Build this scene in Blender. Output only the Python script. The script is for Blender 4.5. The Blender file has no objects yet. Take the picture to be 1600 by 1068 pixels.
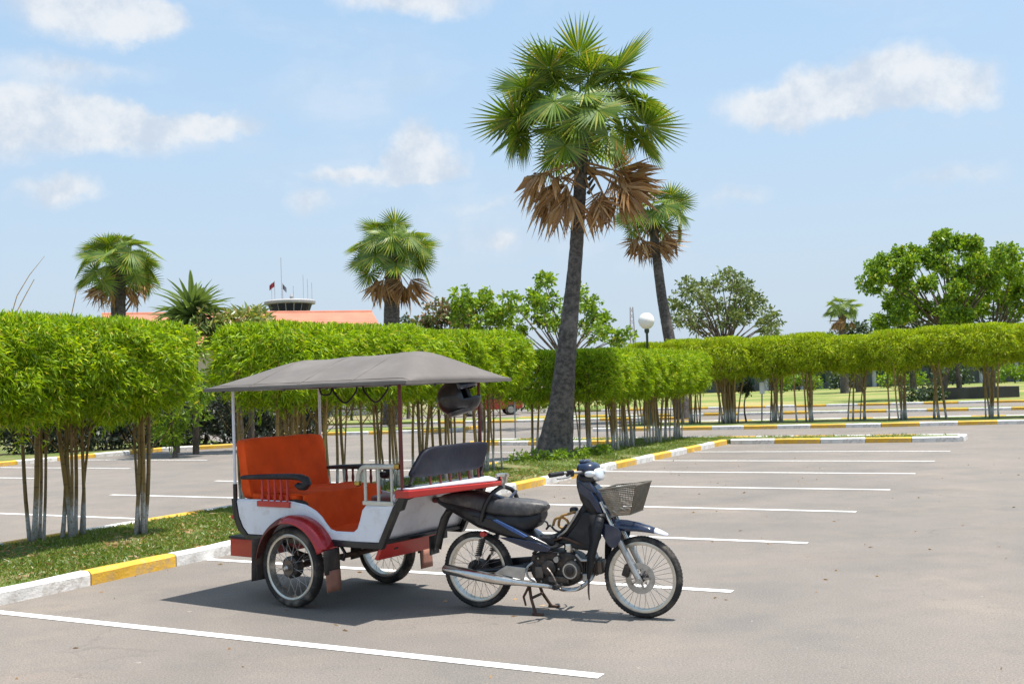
import bpy, math, random
import numpy as np
from mathutils import Vector, Matrix, Quaternion, noise

SC = bpy.context.scene
COL = SC.collection
rad = math.radians

# ------------------------------------------------------------------ camera
cd = bpy.data.cameras.new("camera")
cam = bpy.data.objects.new("camera", cd)
COL.objects.link(cam)
EYE = 1.65
cam.matrix_world = Matrix(((0.99935682, 0.03586021, 0.0, 0.0),
                           (0.00148187, -0.04129693, -0.99914582, 0.0),
                           (-0.03582958, 0.99850318, -0.04132351, EYE),
                           (0, 0, 0, 1)))
cd.sensor_width = 36.0
cd.lens = 37.28
cd.clip_start = 0.1
cd.clip_end = 4000
cd.dof.use_dof = True
cd.dof.focus_distance = 8.3
cd.dof.aperture_fstop = 9.0
SC.camera = cam

# ------------------------------------------------------------------ light
SUN_DIR = Vector((0.25, -0.05, 1.0)).normalized()
ELEV = math.asin(SUN_DIR.z)
AZ = math.atan2(SUN_DIR.x, SUN_DIR.y)
sd = bpy.data.lights.new("sun", 'SUN')
sd.energy = 4.6
sd.angle = rad(0.6)
sd.color = (1.0, 0.955, 0.89)
sun = bpy.data.objects.new("sun", sd)
sun.rotation_euler = SUN_DIR.to_track_quat('Z', 'Y').to_euler()
sun.location = (0, 0, 60)
COL.objects.link(sun)

SC.view_settings.view_transform = 'Standard'
SC.view_settings.look = 'None'
SC.view_settings.exposure = 0.62
SC.view_settings.gamma = 1.0
SC.view_settings.use_curve_mapping = False
SC.render.engine = 'CYCLES'
SC.cycles.use_denoising = True
SC.cycles.max_bounces = 8
SC.cycles.transparent_max_bounces = 8
SC.cycles.sample_clamp_indirect = 6.0
SC.cycles.caustics_reflective = False
SC.cycles.caustics_refractive = False


class NT:
    """small helper round a node tree"""
    def __init__(s, tree):
        s.t = tree
        s.n = tree.nodes
        s.l = tree.links

    def new(s, typ, **kw):
        nd = s.n.new(typ)
        for k, v in kw.items():
            setattr(nd, k, v)
        return nd

    def set(s, sock, v):
        if hasattr(v, 'is_linked') or hasattr(v, 'links'):
            s.l.new(v, sock)
        else:
            sock.default_value = v

    def math(s, op, a, b=None, c=None, clamp=False):
        nd = s.new('ShaderNodeMath', operation=op)
        nd.use_clamp = clamp
        s.set(nd.inputs[0], a)
        if b is not None:
            s.set(nd.inputs[1], b)
        if c is not None:
            s.set(nd.inputs[2], c)
        return nd.outputs[0]

    def vec(s, op, a, b=None):
        nd = s.new('ShaderNodeVectorMath', operation=op)
        s.set(nd.inputs[0], a)
        if b is not None:
            s.set(nd.inputs[1], b)
        return nd.outputs['Value'] if op in ('LENGTH', 'DOT_PRODUCT') else nd.outputs['Vector']

    def noise(s, vec, scale, detail=4.0, rough=0.55, color=False):
        nd = s.new('ShaderNodeTexNoise')
        if vec is not None:
            s.l.new(vec, nd.inputs['Vector'])
        nd.inputs['Scale'].default_value = scale
        nd.inputs['Detail'].default_value = detail
        nd.inputs['Roughness'].default_value = rough
        return nd.outputs['Color' if color else 'Fac']

    def ramp(s, fac, stops, interp='LINEAR'):
        nd = s.new('ShaderNodeValToRGB')
        cr = nd.color_ramp
        cr.interpolation = interp
        while len(cr.elements) < len(stops):
            cr.elements.new(0.5)
        for e, (p, c) in zip(cr.elements, stops):
            e.position = p
            e.color = tuple(c) + (1.0,) if len(c) == 3 else c
        s.l.new(fac, nd.inputs['Fac'])
        return nd.outputs['Color']

    def mix(s, fac, a, b, blend='MIX'):
        nd = s.new('ShaderNodeMix', data_type='RGBA', blend_type=blend)
        s.set(nd.inputs[0], fac)
        for i, v in ((6, a), (7, b)):
            if isinstance(v, (tuple, list)):
                v = tuple(v) + (1.0,) if len(v) == 3 else v
            s.set(nd.inputs[i], v)
        return nd.outputs[2]

    def smooth(s, v, lo, hi):
        nd = s.new('ShaderNodeMapRange', interpolation_type='SMOOTHSTEP')
        s.set(nd.inputs[0], v)
        nd.inputs[1].default_value = lo
        nd.inputs[2].default_value = hi
        return nd.outputs[0]


# ------------------------------------------------------------------ sky
world = bpy.data.worlds.new("World")
SC.world = world
world.use_nodes = True
w = NT(world.node_tree)
w.n.clear()
sky = w.new('ShaderNodeTexSky', sky_type='NISHITA')
sky.sun_disc = False
sky.sun_elevation = ELEV
sky.sun_rotation = AZ
sky.altitude = 0
sky.air_density = 1.0
sky.dust_density = 2.2
sky.ozone_density = 1.6
tc = w.new('ShaderNodeTexCoord')
sep = w.new('ShaderNodeSeparateXYZ')
w.l.new(tc.outputs['Generated'], sep.inputs[0])
az = w.math('ARCTAN2', sep.outputs[0], sep.outputs[1])
el = w.math('ARCSINE', sep.outputs[2])
comb = w.new('ShaderNodeCombineXYZ')
w.l.new(az, comb.inputs[0])
w.l.new(el, comb.inputs[1])
n1 = w.noise(tc.outputs['Generated'], 9.0, 6.0, 0.6, color=True)
n1c = w.vec('SUBTRACT', n1, (0.5, 0.5, 0.5))
n1s = w.vec('MULTIPLY', n1c, (0.095, 0.055, 0.0))
nf = w.vec('MULTIPLY', w.vec('SUBTRACT', w.noise(tc.outputs['Generated'], 38.0, 6.0, 0.62, color=True), (0.5, 0.5, 0.5)), (0.030, 0.024, 0.0))
ae = w.vec('ADD', w.vec('ADD', comb.outputs[0], n1s), nf)
CLOUDS = [  # azimuth, elevation, half width, half height, strength
    (-.385, .338, .075, .026, 1.0), (-.33, .33, .04, .018, .8), (-.425, .243, .085, .034, 1.0), (-.345, .236, .075, .024, .9),
    (-.275, .246, .05, .013, .85), (-.40, .184, .045, .013, .8), (-.086, .358, .075, .02, 1.0),
    (-.082, .220, .027, .024, 1.0), (-.135, .199, .065, .010, .8), (-.056, .203, .027, .013, .8), (-.175, .171, .032, .014, .6),
    (.245, .243, .05, .018, .9), (.295, .247, .055, .024, 1.0), (.352, .256, .05, .028, 1.0), (.40, .243, .042, .020, .9),
    (-.003, .128, .024, .008, .6), (.40, .168, .05, .012, .4), (.21, .168, .04, .010, .4), (-.40, .288, .10, .012, .5),
    (-.02, .165, .06, .012, .35),
]
dens = None
for (a, e, rx, ry, st) in CLOUDS:
    d = w.vec('LENGTH', w.vec('MULTIPLY', w.vec('SUBTRACT', ae, (a, e, 0)), (1 / (rx * 1.25), 1 / (ry * 1.35), 0)))
    v = w.math('MULTIPLY', w.math('SUBTRACT', 1.0, d, clamp=True), st)
    dens = v if dens is None else w.math('ADD', dens, v)
n2 = w.noise(tc.outputs['Generated'], 26.0, 5.0, 0.6)
dens = w.math('MULTIPLY', dens, w.math('ADD', w.math('MULTIPLY', n2, 0.9), 0.6))
dens = w.smooth(dens, 0.03, 0.68)
stretch = w.vec('MULTIPLY', tc.outputs['Generated'], (1, 1, 3.2))
n3 = w.noise(stretch, 3.2, 7.0, 0.58)
veil = w.math('MULTIPLY', w.smooth(n3, 0.5, 0.85), 0.55)
dens = w.math('MAXIMUM', w.math('MULTIPLY', dens, 0.86), veil)
cloudcol = w.mix(w.smooth(w.noise(tc.outputs['Generated'], 17.0, 6.0, 0.65), 0.36, 0.62), (2.85, 3.22, 3.72), (4.0, 4.08, 4.18))
# thin pale haze towards the horizon, the same all the way round
hz = w.smooth(el, 0.42, -0.02)
skyc = w.mix(w.math('ADD', w.math('MULTIPLY', hz, 0.30), 0.62), sky.outputs[0], w.mix(hz, (2.20, 3.22, 4.20), (2.70, 3.18, 3.72)))
skyc = w.mix(dens, skyc, cloudcol)
bg = w.new('ShaderNodeBackground')
bg.inputs['Strength'].default_value = 0.145
w.l.new(skyc, bg.inputs['Color'])
wo = w.new('ShaderNodeOutputWorld')
w.l.new(bg.outputs[0], wo.inputs[0])

# ------------------------------------------------------------------ materials


def rgb(h):
    h = h.lstrip('#')
    c = [int(h[i:i + 2], 16) / 255 for i in (0, 2, 4)]
    return tuple((x / 12.92 if x <= 0.04045 else ((x + 0.055) / 1.055) ** 2.4) for x in c)


def base_mat(name):
    m = bpy.data.materials.new(name)
    m.use_nodes = True
    nt = NT(m.node_tree)
    nt.n.clear()
    out = nt.new('ShaderNodeOutputMaterial')
    return m, nt, out


def pbr(name, col, rough=0.5, metal=0.0, var=0.18, scale=6.0, bump=0.0, bscale=60.0, dirt=None, dirt_amt=0.0,
        dscale=3.0, spec=0.5, coat=0.0, trans=None):
    m, nt, out = base_mat(name)
    p = nt.new('ShaderNodeBsdfPrincipled')
    co = nt.new('ShaderNodeTexCoord').outputs['Object']
    f = nt.noise(co, scale, 5.0, 0.6)
    lo = tuple(c * (1 - var) for c in col)
    hi = tuple(min(1, c * (1 + var)) for c in col)
    c = nt.ramp(f, [(0.3, lo), (0.7, hi)])
    if dirt is not None:
        g = nt.noise(co, dscale, 7.0, 0.68)
        c = nt.mix(nt.math('MULTIPLY', nt.smooth(g, 0.46, 0.7), dirt_amt), c, dirt)
    nt.l.new(c, p.inputs['Base Color'])
    r = nt.math('ADD', nt.math('MULTIPLY', nt.noise(co, scale * 2.3, 4.0), 0.24), rough - 0.12, clamp=True)
    nt.l.new(r, p.inputs['Roughness'])
    p.inputs['Metallic'].default_value = metal
    p.inputs['Specular IOR Level'].default_value = spec
    if coat:
        p.inputs['Coat Weight'].default_value = coat
        p.inputs['Coat Roughness'].default_value = 0.08
    if bump:
        b = nt.new('ShaderNodeBump')
        b.inputs['Strength'].default_value = bump
        b.inputs['Distance'].default_value = 0.01
        nt.l.new(nt.noise(co, bscale, 4.0), b.inputs['Height'])
        nt.l.new(b.outputs[0], p.inputs['Normal'])
    nt.l.new(p.outputs[0], out.inputs[0])
    return m


def leaf_mat(name, stops, transl=0.35, gloss=0.06, rough=0.45):
    """leaves: the colour differs from leaf to leaf"""
    m, nt, out = base_mat(name)
    geo = nt.new('ShaderNodeNewGeometry')
    rnd = geo.outputs['Random Per Island']
    oi = nt.new('ShaderNodeObjectInfo').outputs['Random']
    c = nt.ramp(rnd, stops)
    c = nt.mix(nt.math('MULTIPLY', oi, 0.22), c, tuple(x * 0.75 for x in stops[len(stops) // 2][1]))
    d = nt.new('ShaderNodeBsdfDiffuse')
    t = nt.new('ShaderNodeBsdfTranslucent')
    nt.l.new(c, d.inputs[0])
    ct = nt.mix(1.0, c, (1.15, 1.1, 0.55), 'MULTIPLY')
    nt.l.new(ct, t.inputs[0])
    mx = nt.new('ShaderNodeMixShader')
    mx.inputs[0].default_value = transl
    nt.l.new(d.outputs[0], mx.inputs[1])
    nt.l.new(t.outputs[0], mx.inputs[2])
    g = nt.new('ShaderNodeBsdfGlossy')
    g.inputs['Roughness'].default_value = rough
    g.inputs['Color'].default_value = (0.9, 0.95, 1, 1)
    mx2 = nt.new('ShaderNodeMixShader')
    mx2.inputs[0].default_value = gloss
    nt.l.new(mx.outputs[0], mx2.inputs[1])
    nt.l.new(g.outputs[0], mx2.inputs[2])
    nt.l.new(mx2.outputs[0], out.inputs[0])
    return m


def asphalt_mat():
    m, nt, out = base_mat('asphalt')
    p = nt.new('ShaderNodeBsdfPrincipled')
    co = nt.new('ShaderNodeTexCoord').outputs['Object']
    big = nt.noise(co, 0.16, 5.0, 0.6)
    mid = nt.noise(co, 0.9, 6.0, 0.62)
    st = nt.vec('MULTIPLY', co, (0.25, 1.6, 1.0))
    streak = nt.noise(st, 0.9, 5.0, 0.6)
    fine = nt.noise(co, 75.0, 3.0, 0.7)
    grit = nt.noise(co, 240.0, 2.0, 0.6)
    c = nt.ramp(big, [(0.33, (0.162, 0.147, 0.131)), (0.52, (0.188, 0.169, 0.149)), (0.7, (0.217, 0.192, 0.165))])
    c = nt.mix(nt.math('MULTIPLY', nt.smooth(mid, 0.35, 0.75), 0.45), c, (0.252, 0.215, 0.188))
    c = nt.mix(nt.math('MULTIPLY', nt.smooth(streak, 0.56, 0.74), 0.35), c, (0.275, 0.208, 0.166))
    c = nt.mix(nt.math('MULTIPLY', nt.smooth(mid, 0.47, 0.28), 0.4), c, (0.140, 0.129, 0.124))
    vo = nt.new('ShaderNodeTexVoronoi', feature='DISTANCE_TO_EDGE')
    nt.l.new(nt.vec('ADD', nt.vec('MULTIPLY', nt.noise(co, 1.6, 4.0, 0.6, color=True), (1.1, 1.1, 0)), co), vo.inputs['Vector'])
    vo.inputs['Scale'].default_value = 0.21
    crack = nt.math('MULTIPLY', nt.smooth(vo.outputs['Distance'], 0.0035, 0.0008), nt.smooth(nt.noise(co, 0.5, 3.0), 0.48, 0.60))
    c = nt.mix(nt.math('MULTIPLY', crack, 0.25), c, (0.085, 0.075, 0.07))
    dust = nt.noise(co, 0.42, 7.0, 0.7)
    c = nt.mix(nt.math('MULTIPLY', nt.smooth(dust, 0.50, 0.72), 0.55), c, (0.285, 0.235, 0.19))
    c = nt.mix(nt.math('MULTIPLY', nt.smooth(nt.noise(co, 2.6, 6.0, 0.7), 0.52, 0.70), 0.35), c, (0.15, 0.137, 0.13))
    # small oil spots and dropped bits
    spot = nt.noise(co, 3.1, 3.0, 0.55)
    c = nt.mix(nt.math('MULTIPLY', nt.smooth(spot, 0.70, 0.76), 0.6), c, (0.12, 0.11, 0.105))
    spot2 = nt.noise(co, 13.0, 2.0, 0.5)
    c = nt.mix(nt.math('MULTIPLY', nt.smooth(spot2, 0.735, 0.765), 0.5), c, (0.12, 0.105, 0.095))
    c = nt.mix(nt.math('MULTIPLY', nt.smooth(spot2, 0.26, 0.22), 0.5), c, (0.40, 0.36, 0.31))
    c = nt.mix(0.75, c, nt.ramp(fine, [(0.3, (0.30, 0.30, 0.30)), (0.7, (0.72, 0.72, 0.72))]), 'OVERLAY')
    c = nt.mix(0.6, c, nt.ramp(grit, [(0.3, (0.3, 0.3, 0.3)), (0.7, (0.7, 0.7, 0.7))]), 'OVERLAY')
    nt.l.new(c, p.inputs['Base Color'])
    p.inputs['Roughness'].default_value = 0.85
    p.inputs['Specular IOR Level'].default_value = 0.25
    b = nt.new('ShaderNodeBump')
    b.inputs['Strength'].default_value = 0.5
    b.inputs['Distance'].default_value = 0.006
    nt.l.new(nt.math('ADD', fine, nt.math('MULTIPLY', grit, 0.6)), b.inputs['Height'])
    nt.l.new(b.outputs[0], p.inputs['Normal'])
    nt.l.new(p.outputs[0], out.inputs[0])
    return m


def paint_line_mat():
    m, nt, out = base_mat('road_paint')
    p = nt.new('ShaderNodeBsdfPrincipled')
    co = nt.new('ShaderNodeTexCoord').outputs['Object']
    f = nt.noise(co, 22.0, 6.0, 0.7)
    f2 = nt.noise(co, 1.5, 4.0, 0.6)
    c = nt.mix(nt.smooth(f, 0.57, 0.72), (0.76, 0.75, 0.72), (0.34, 0.31, 0.28))
    c = nt.mix(nt.math('MULTIPLY', nt.smooth(f2, 0.45, 0.7), 0.3), c, (0.52, 0.47, 0.42))
    nt.l.new(c, p.inputs['Base Color'])
    p.inputs['Roughness'].default_value = 0.7
    nt.l.new(p.outputs[0], out.inputs[0])
    return m


def soil_mat(name, tan, green, bias=0.5, scale=0.9):
    m, nt, out = base_mat(name)
    p = nt.new('ShaderNodeBsdfPrincipled')
    co = nt.new('ShaderNodeTexCoord').outputs['Object']
    f = nt.noise(co, scale, 6.0, 0.65)
    g = nt.noise(co, 30.0, 4.0, 0.7)
    c = nt.mix(nt.smooth(f, bias - 0.12, bias + 0.12), tan, green)
    c = nt.mix(0.6, c, nt.ramp(g, [(0.3, (0.25, 0.25, 0.25)), (0.7, (0.75, 0.75, 0.75))]), 'OVERLAY')
    nt.l.new(c, p.inputs['Base Color'])
    p.inputs['Roughness'].default_value = 0.95
    p.inputs['Specular IOR Level'].default_value = 0.1
    b = nt.new('ShaderNodeBump')
    b.inputs['Strength'].default_value = 0.7
    b.inputs['Distance'].default_value = 0.02
    nt.l.new(g, b.inputs['Height'])
    nt.l.new(b.outputs[0], p.inputs['Normal'])
    nt.l.new(p.outputs[0], out.inputs[0])
    return m


def cane_mat():
    m, nt, out = base_mat('bamboo_cane')
    p = nt.new('ShaderNodeBsdfPrincipled')
    co = nt.new('ShaderNodeTexCoord').outputs['Object']
    sp = nt.new('ShaderNodeSeparateXYZ')
    nt.l.new(co, sp.inputs[0])
    oi = nt.new('ShaderNodeObjectInfo').outputs['Random']
    f = nt.noise(nt.vec('MULTIPLY', co, (14, 14, 1.2)), 2.0, 4.0, 0.6)
    c = nt.ramp(f, [(0.25, (0.14, 0.095, 0.03)), (0.48, (0.30, 0.18, 0.045)), (0.62, (0.36, 0.24, 0.06)), (0.8, (0.17, 0.18, 0.04))])
    c = nt.mix(nt.math('MULTIPLY', oi, 0.55), c, (0.10, 0.075, 0.04))
    ring = nt.math('FRACT', nt.math('ADD', nt.math('MULTIPLY', sp.outputs[2], 4.2), oi))
    c = nt.mix(nt.math('MULTIPLY', nt.smooth(ring, 0.90, 0.97), 0.6), c, (0.06, 0.045, 0.025))
    # lime wash brushed on the foot of the cane
    lim = nt.math('ADD', sp.outputs[2], nt.math('MULTIPLY', nt.noise(co, 9.0, 4.0), 0.35))
    lim = nt.math('ADD', lim, nt.math('MULTIPLY', oi, 0.18))
    wash = nt.math('MULTIPLY', nt.smooth(lim, 0.78, 0.60), nt.smooth(nt.noise(co, 40.0, 4.0, 0.7), 0.30, 0.55))
    c = nt.mix(nt.math('MULTIPLY', wash, 0.85), c, (0.52, 0.53, 0.53))
    nt.l.new(c, p.inputs['Base Color'])
    p.inputs['Roughness'].default_value = 0.55
    nt.l.new(p.outputs[0], out.inputs[0])
    return m


def bark_mat(name, a, b, vscale=(9, 9, 11)):
    m, nt, out = base_mat(name)
    p = nt.new('ShaderNodeBsdfPrincipled')
    co = nt.new('ShaderNodeTexCoord').outputs['Object']
    v = nt.vec('MULTIPLY', co, vscale)
    f = nt.noise(v, 1.0, 6.0, 0.7)
    g = nt.noise(co, 2.0, 4.0, 0.6)
    c = nt.mix(nt.smooth(f, 0.35, 0.65), a, b)
    c = nt.mix(nt.math('MULTIPLY', nt.smooth(g, 0.5, 0.7), 0.4), c, tuple(min(1, x * 1.7 + 0.01) for x in b))
    nt.l.new(c, p.inputs['Base Color'])
    p.inputs['Roughness'].default_value = 0.9
    bp = nt.new('ShaderNodeBump')
    bp.inputs['Strength'].default_value = 0.9
    bp.inputs['Distance'].default_value = 0.03
    nt.l.new(f, bp.inputs['Height'])
    nt.l.new(bp.outputs[0], p.inputs['Normal'])
    nt.l.new(p.outputs[0], out.inputs[0])
    return m


def kerb_mat(name, col):
    return pbr(name, col, 0.75, 0, 0.12, 3.0, 0.5, 40.0, dirt=(0.33, 0.28, 0.23), dirt_amt=0.62, dscale=7.5)


M = {}
M['asphalt'] = asphalt_mat()
M['line'] = paint_line_mat()
M['kerb_white'] = kerb_mat('kerb_white_paint', (0.72, 0.70, 0.66))
M['kerb_yellow'] = kerb_mat('kerb_yellow_paint', (0.70, 0.40, 0.035))
M['verge'] = soil_mat('verge_soil', (0.27, 0.20, 0.125), (0.12, 0.16, 0.045), 0.42, 0.8)
M['lawn'] = soil_mat('dry_lawn', (0.34, 0.29, 0.12), (0.15, 0.21, 0.055), 0.47, 0.12)
M['earth'] = soil_mat('dry_earth', (0.30, 0.25, 0.14), (0.13, 0.15, 0.06), 0.5, 0.05)
M['cane'] = cane_mat()
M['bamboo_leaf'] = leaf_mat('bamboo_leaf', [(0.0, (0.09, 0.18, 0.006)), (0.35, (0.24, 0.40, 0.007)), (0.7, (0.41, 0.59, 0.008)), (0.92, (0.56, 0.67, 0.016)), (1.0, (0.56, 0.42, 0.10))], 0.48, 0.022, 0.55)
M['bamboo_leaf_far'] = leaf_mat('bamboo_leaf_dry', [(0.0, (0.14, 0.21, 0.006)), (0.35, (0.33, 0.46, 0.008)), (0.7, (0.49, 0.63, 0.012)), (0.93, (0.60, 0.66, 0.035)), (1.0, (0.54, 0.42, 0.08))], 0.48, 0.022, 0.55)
M['palm_leaf'] = leaf_mat('palm_leaf', [(0.0, (0.075, 0.150, 0.010)), (0.5, (0.165, 0.275, 0.015)), (0.9, (0.29, 0.37, 0.024)), (1.0, (0.40, 0.34, 0.05))], 0.38, 0.04, 0.5)
M['palm_dead'] = leaf_mat('palm_dead_leaf', [(0.0, (0.24, 0.125, 0.05)), (0.5, (0.46, 0.26, 0.115)), (1.0, (0.62, 0.42, 0.22))], 0.25, 0.03)
M['palm_stalk'] = pbr('palm_stalk', (0.20, 0.19, 0.05), 0.6, 0, 0.25, 6)
M['palm_bark'] = bark_mat('palm_bark', (0.042, 0.037, 0.034), (0.140, 0.120, 0.106))
M['bark'] = bark_mat('tree_bark', (0.06, 0.045, 0.03), (0.17, 0.13, 0.095), (9, 9, 4))
M['bark_pale'] = bark_mat('pale_bark', (0.20, 0.18, 0.15), (0.40, 0.37, 0.33), (5, 5, 9))
M['leaf_bright'] = leaf_mat('bright_leaf', [(0.0, (0.080, 0.165, 0.012)), (0.5, (0.19, 0.335, 0.018)), (0.95, (0.34, 0.48, 0.028)), (1.0, (0.64, 0.54, 0.04))], 0.42, 0.03)
M['leaf_grey'] = leaf_mat('greyish_leaf', [(0.0, (0.10, 0.155, 0.04)), (0.5, (0.18, 0.24, 0.06)), (1.0, (0.29, 0.32, 0.11))], 0.32, 0.04)
M['leaf_dark'] = leaf_mat('dark_leaf', [(0.0, (0.030, 0.055, 0.018)), (0.6, (0.055, 0.095, 0.026)), (1.0, (0.10, 0.14, 0.04))], 0.25, 0.06)
M['leaf_red'] = leaf_mat('reddish_leaf', [(0.0, (0.08, 0.14, 0.03)), (0.5, (0.15, 0.20, 0.045)), (0.75, (0.26, 0.15, 0.07)), (1.0, (0.38, 0.22, 0.13))], 0.3, 0.06)
M['leaf_croton'] = leaf_mat('croton_leaf', [(0.0, (0.11, 0.19, 0.03)), (0.5, (0.24, 0.32, 0.05)), (0.8, (0.46, 0.42, 0.08)), (1.0, (0.52, 0.30, 0.16))], 0.3, 0.08)
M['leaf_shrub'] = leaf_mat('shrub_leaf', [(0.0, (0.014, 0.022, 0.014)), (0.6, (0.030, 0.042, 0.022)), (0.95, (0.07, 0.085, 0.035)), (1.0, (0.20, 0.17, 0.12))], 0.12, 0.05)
M['grass'] = leaf_mat('grass_blade', [(0.0, (0.070, 0.135, 0.015)), (0.5, (0.155, 0.245, 0.022)), (0.84, (0.26, 0.32, 0.045)), (0.90, (0.38, 0.30, 0.12)), (1.0, (0.46, 0.37, 0.19))], 0.35, 0.04)

DUST = (0.30, 0.25, 0.20)
M['white_paint'] = pbr('white_gloss_paint', (0.70, 0.71, 0.76), 0.38, 0, 0.05, 3, 0, dirt=(0.44, 0.41, 0.39), dirt_amt=0.5, dscale=6, coat=0.2)
M['red_paint'] = pbr('red_gloss_paint', (0.46, 0.022, 0.016), 0.35, 0, 0.15, 4, 0, dirt=(0.28, 0.07, 0.05), dirt_amt=0.5, coat=0.25)
M['red_fender'] = pbr('red_metallic_paint', (0.36, 0.015, 0.022), 0.28, 0.35, 0.15, 4, 0, dirt=(0.25, 0.10, 0.09), dirt_amt=0.4, coat=0.5)
M['mud_shade_red'] = pbr('mud_and_shade_red', (0.13, 0.028, 0.020), 0.55, 0.1, 0.3, 7, 0.1, 40, dirt=(0.15, 0.09, 0.065), dirt_amt=0.75)  # fender red darkened for the side away from the sun, plus dusty brown
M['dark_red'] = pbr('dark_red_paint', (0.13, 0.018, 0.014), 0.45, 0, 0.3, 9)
M['black_paint'] = pbr('black_gloss_paint', (0.011, 0.011, 0.014), 0.32, 0, 0.3, 5, 0, dirt=(0.09, 0.08, 0.07), dirt_amt=0.25, coat=0.2, spec=0.4)
M['black_plastic'] = pbr('black_plastic', (0.016, 0.016, 0.018), 0.50, 0, 0.3, 6, 0.08, 90, dirt=(0.11, 0.095, 0.08), dirt_amt=0.30, spec=0.35)
M['blue_paint'] = pbr('dark_blue_paint', (0.008, 0.017, 0.048), 0.26, 0.1, 0.2, 5, 0, dirt=(0.12, 0.12, 0.13), dirt_amt=0.35, coat=0.5)
M['blue_stripe'] = pbr('bright_blue_paint', (0.025, 0.085, 0.27), 0.30, 0.1, 0.15, 5, 0, dirt=(0.13, 0.15, 0.2), dirt_amt=0.3, coat=0.4)
M['navy_pad'] = pbr('navy_vinyl', (0.016, 0.017, 0.028), 0.6, 0, 0.2, 5, 0.15, 40, dirt=(0.05, 0.05, 0.055), dirt_amt=0.3, spec=0.22)
M['seat_vinyl'] = pbr('worn_seat_vinyl', (0.050, 0.050, 0.054), 0.48, 0, 0.3, 6, 0.2, 55, dirt=(0.26, 0.23, 0.20), dirt_amt=0.75, dscale=5)
M['orange_cloth'] = pbr('orange_cloth', (0.80, 0.098, 0.018), 0.88, 0, 0.12, 5, 0.4, 160, dirt=(0.56, 0.058, 0.012), dirt_amt=0.5, dscale=4, spec=0.15)
M['canopy'] = pbr('grey_canopy_vinyl', (0.150, 0.133, 0.120), 0.66, 0, 0.10, 2.5, 0.12, 120, dirt=(0.205, 0.184, 0.165), dirt_amt=0.55, dscale=2.5, spec=0.3)
M['lining'] = pbr('cream_canopy_lining', (0.52, 0.43, 0.33), 0.8, 0, 0.1, 5)
M['chrome'] = pbr('worn_chrome', (0.66, 0.64, 0.60), 0.24, 1.0, 0.14, 9, 0, dirt=(0.26, 0.21, 0.15), dirt_amt=0.5, dscale=9)
M['steel'] = pbr('dull_steel', (0.42, 0.41, 0.39), 0.40, 0.9, 0.2, 9, 0, dirt=(0.20, 0.16, 0.12), dirt_amt=0.6, dscale=7)
M['cream_steel'] = pbr('cream_painted_tube', (0.56, 0.54, 0.47), 0.35, 0.25, 0.1, 9, 0, dirt=(0.30, 0.26, 0.2), dirt_amt=0.4)
M['brass'] = pbr('brass', (0.52, 0.34, 0.09), 0.3, 1.0, 0.2, 9)
M['engine'] = pbr('oily_engine_metal', (0.11, 0.098, 0.088), 0.48, 0.75, 0.4, 14, 0.25, 60, dirt=(0.19, 0.13, 0.085), dirt_amt=0.7, dscale=9)
M['engine_dark'] = pbr('dark_engine_metal', (0.040, 0.035, 0.033), 0.5, 0.5, 0.4, 14, 0.2, 60, dirt=(0.15, 0.10, 0.07), dirt_amt=0.6, dscale=9)
M['tyre'] = pbr('tyre_rubber', (0.030, 0.029, 0.028), 0.8, 0, 0.3, 8, 0.25, 70, dirt=(0.20, 0.17, 0.14), dirt_amt=0.75, dscale=6, spec=0.25)
M['rim_pale'] = pbr('pale_wheel_rim', (0.60, 0.57, 0.50), 0.32, 0.75, 0.15, 9, 0, dirt=(0.30, 0.24, 0.17), dirt_amt=0.6)
M['rust'] = pbr('rusty_iron', (0.085, 0.045, 0.028), 0.8, 0.2, 0.5, 14, 0.3, 50)
M['rubber_flap'] = pbr('rubber_flap', (0.042, 0.034, 0.030), 0.8, 0, 0.3, 8, 0.2, 40, dirt=(0.17, 0.11, 0.08), dirt_amt=0.6)
M['tan_flap'] = pbr('tan_rubber_flap', (0.28, 0.125, 0.085), 0.8, 0, 0.25, 8, 0.2, 40)
M['wire'] = pbr('basket_wire', (0.17, 0.155, 0.125), 0.5, 0.6, 0.3, 20, 0, dirt=(0.24, 0.15, 0.08), dirt_amt=0.7, dscale=12)
M['glass_white'] = pbr('frosted_globe', (0.82, 0.80, 0.73), 0.25, 0, 0.03, 4)
M['lens'] = pbr('headlamp_lens', (0.72, 0.74, 0.76), 0.10, 0.35, 0.1, 30, 0, coat=0.6)
M['green_pole'] = pbr('dark_green_pole', (0.02, 0.045, 0.035), 0.4, 0, 0.2, 6)
M['roof_tile'] = pbr('salmon_roof_tile', (0.47, 0.175, 0.105), 0.75, 0, 0.12, 0.7, 0.3, 4.0, dirt=(0.40, 0.16, 0.105), dirt_amt=0.5, dscale=0.5)
M['cream_wall'] = pbr('cream_wall', (0.58, 0.52, 0.43), 0.85, 0, 0.08, 1.0, 0.1, 12)
M['white_wall'] = pbr('white_wall', (0.66, 0.66, 0.65), 0.8, 0, 0.06, 0.8, 0.1, 12)
M['pane'] = pbr('teal_window_glass', (0.03, 0.075, 0.085), 0.1, 0, 0.3, 0.6, coat=0.5)
M['tower_glass'] = pbr('tower_window_glass', (0.012, 0.016, 0.032), 0.35, 0, 0.3, 0.6, spec=0.2)
M['pane_dark'] = pbr('dark_window_glass', (0.022, 0.030, 0.055), 0.12, 0, 0.3, 0.6, coat=0.5)
M['pav_wall'] = pbr('grey_green_wall', (0.20, 0.22, 0.20), 0.8, 0, 0.2, 0.6)
M['concrete'] = pbr('grey_concrete', (0.34, 0.33, 0.33), 0.8, 0, 0.1, 0.6)
M['planter'] = pbr('dark_planter', (0.03, 0.028, 0.027), 0.6, 0, 0.3, 3)
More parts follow.
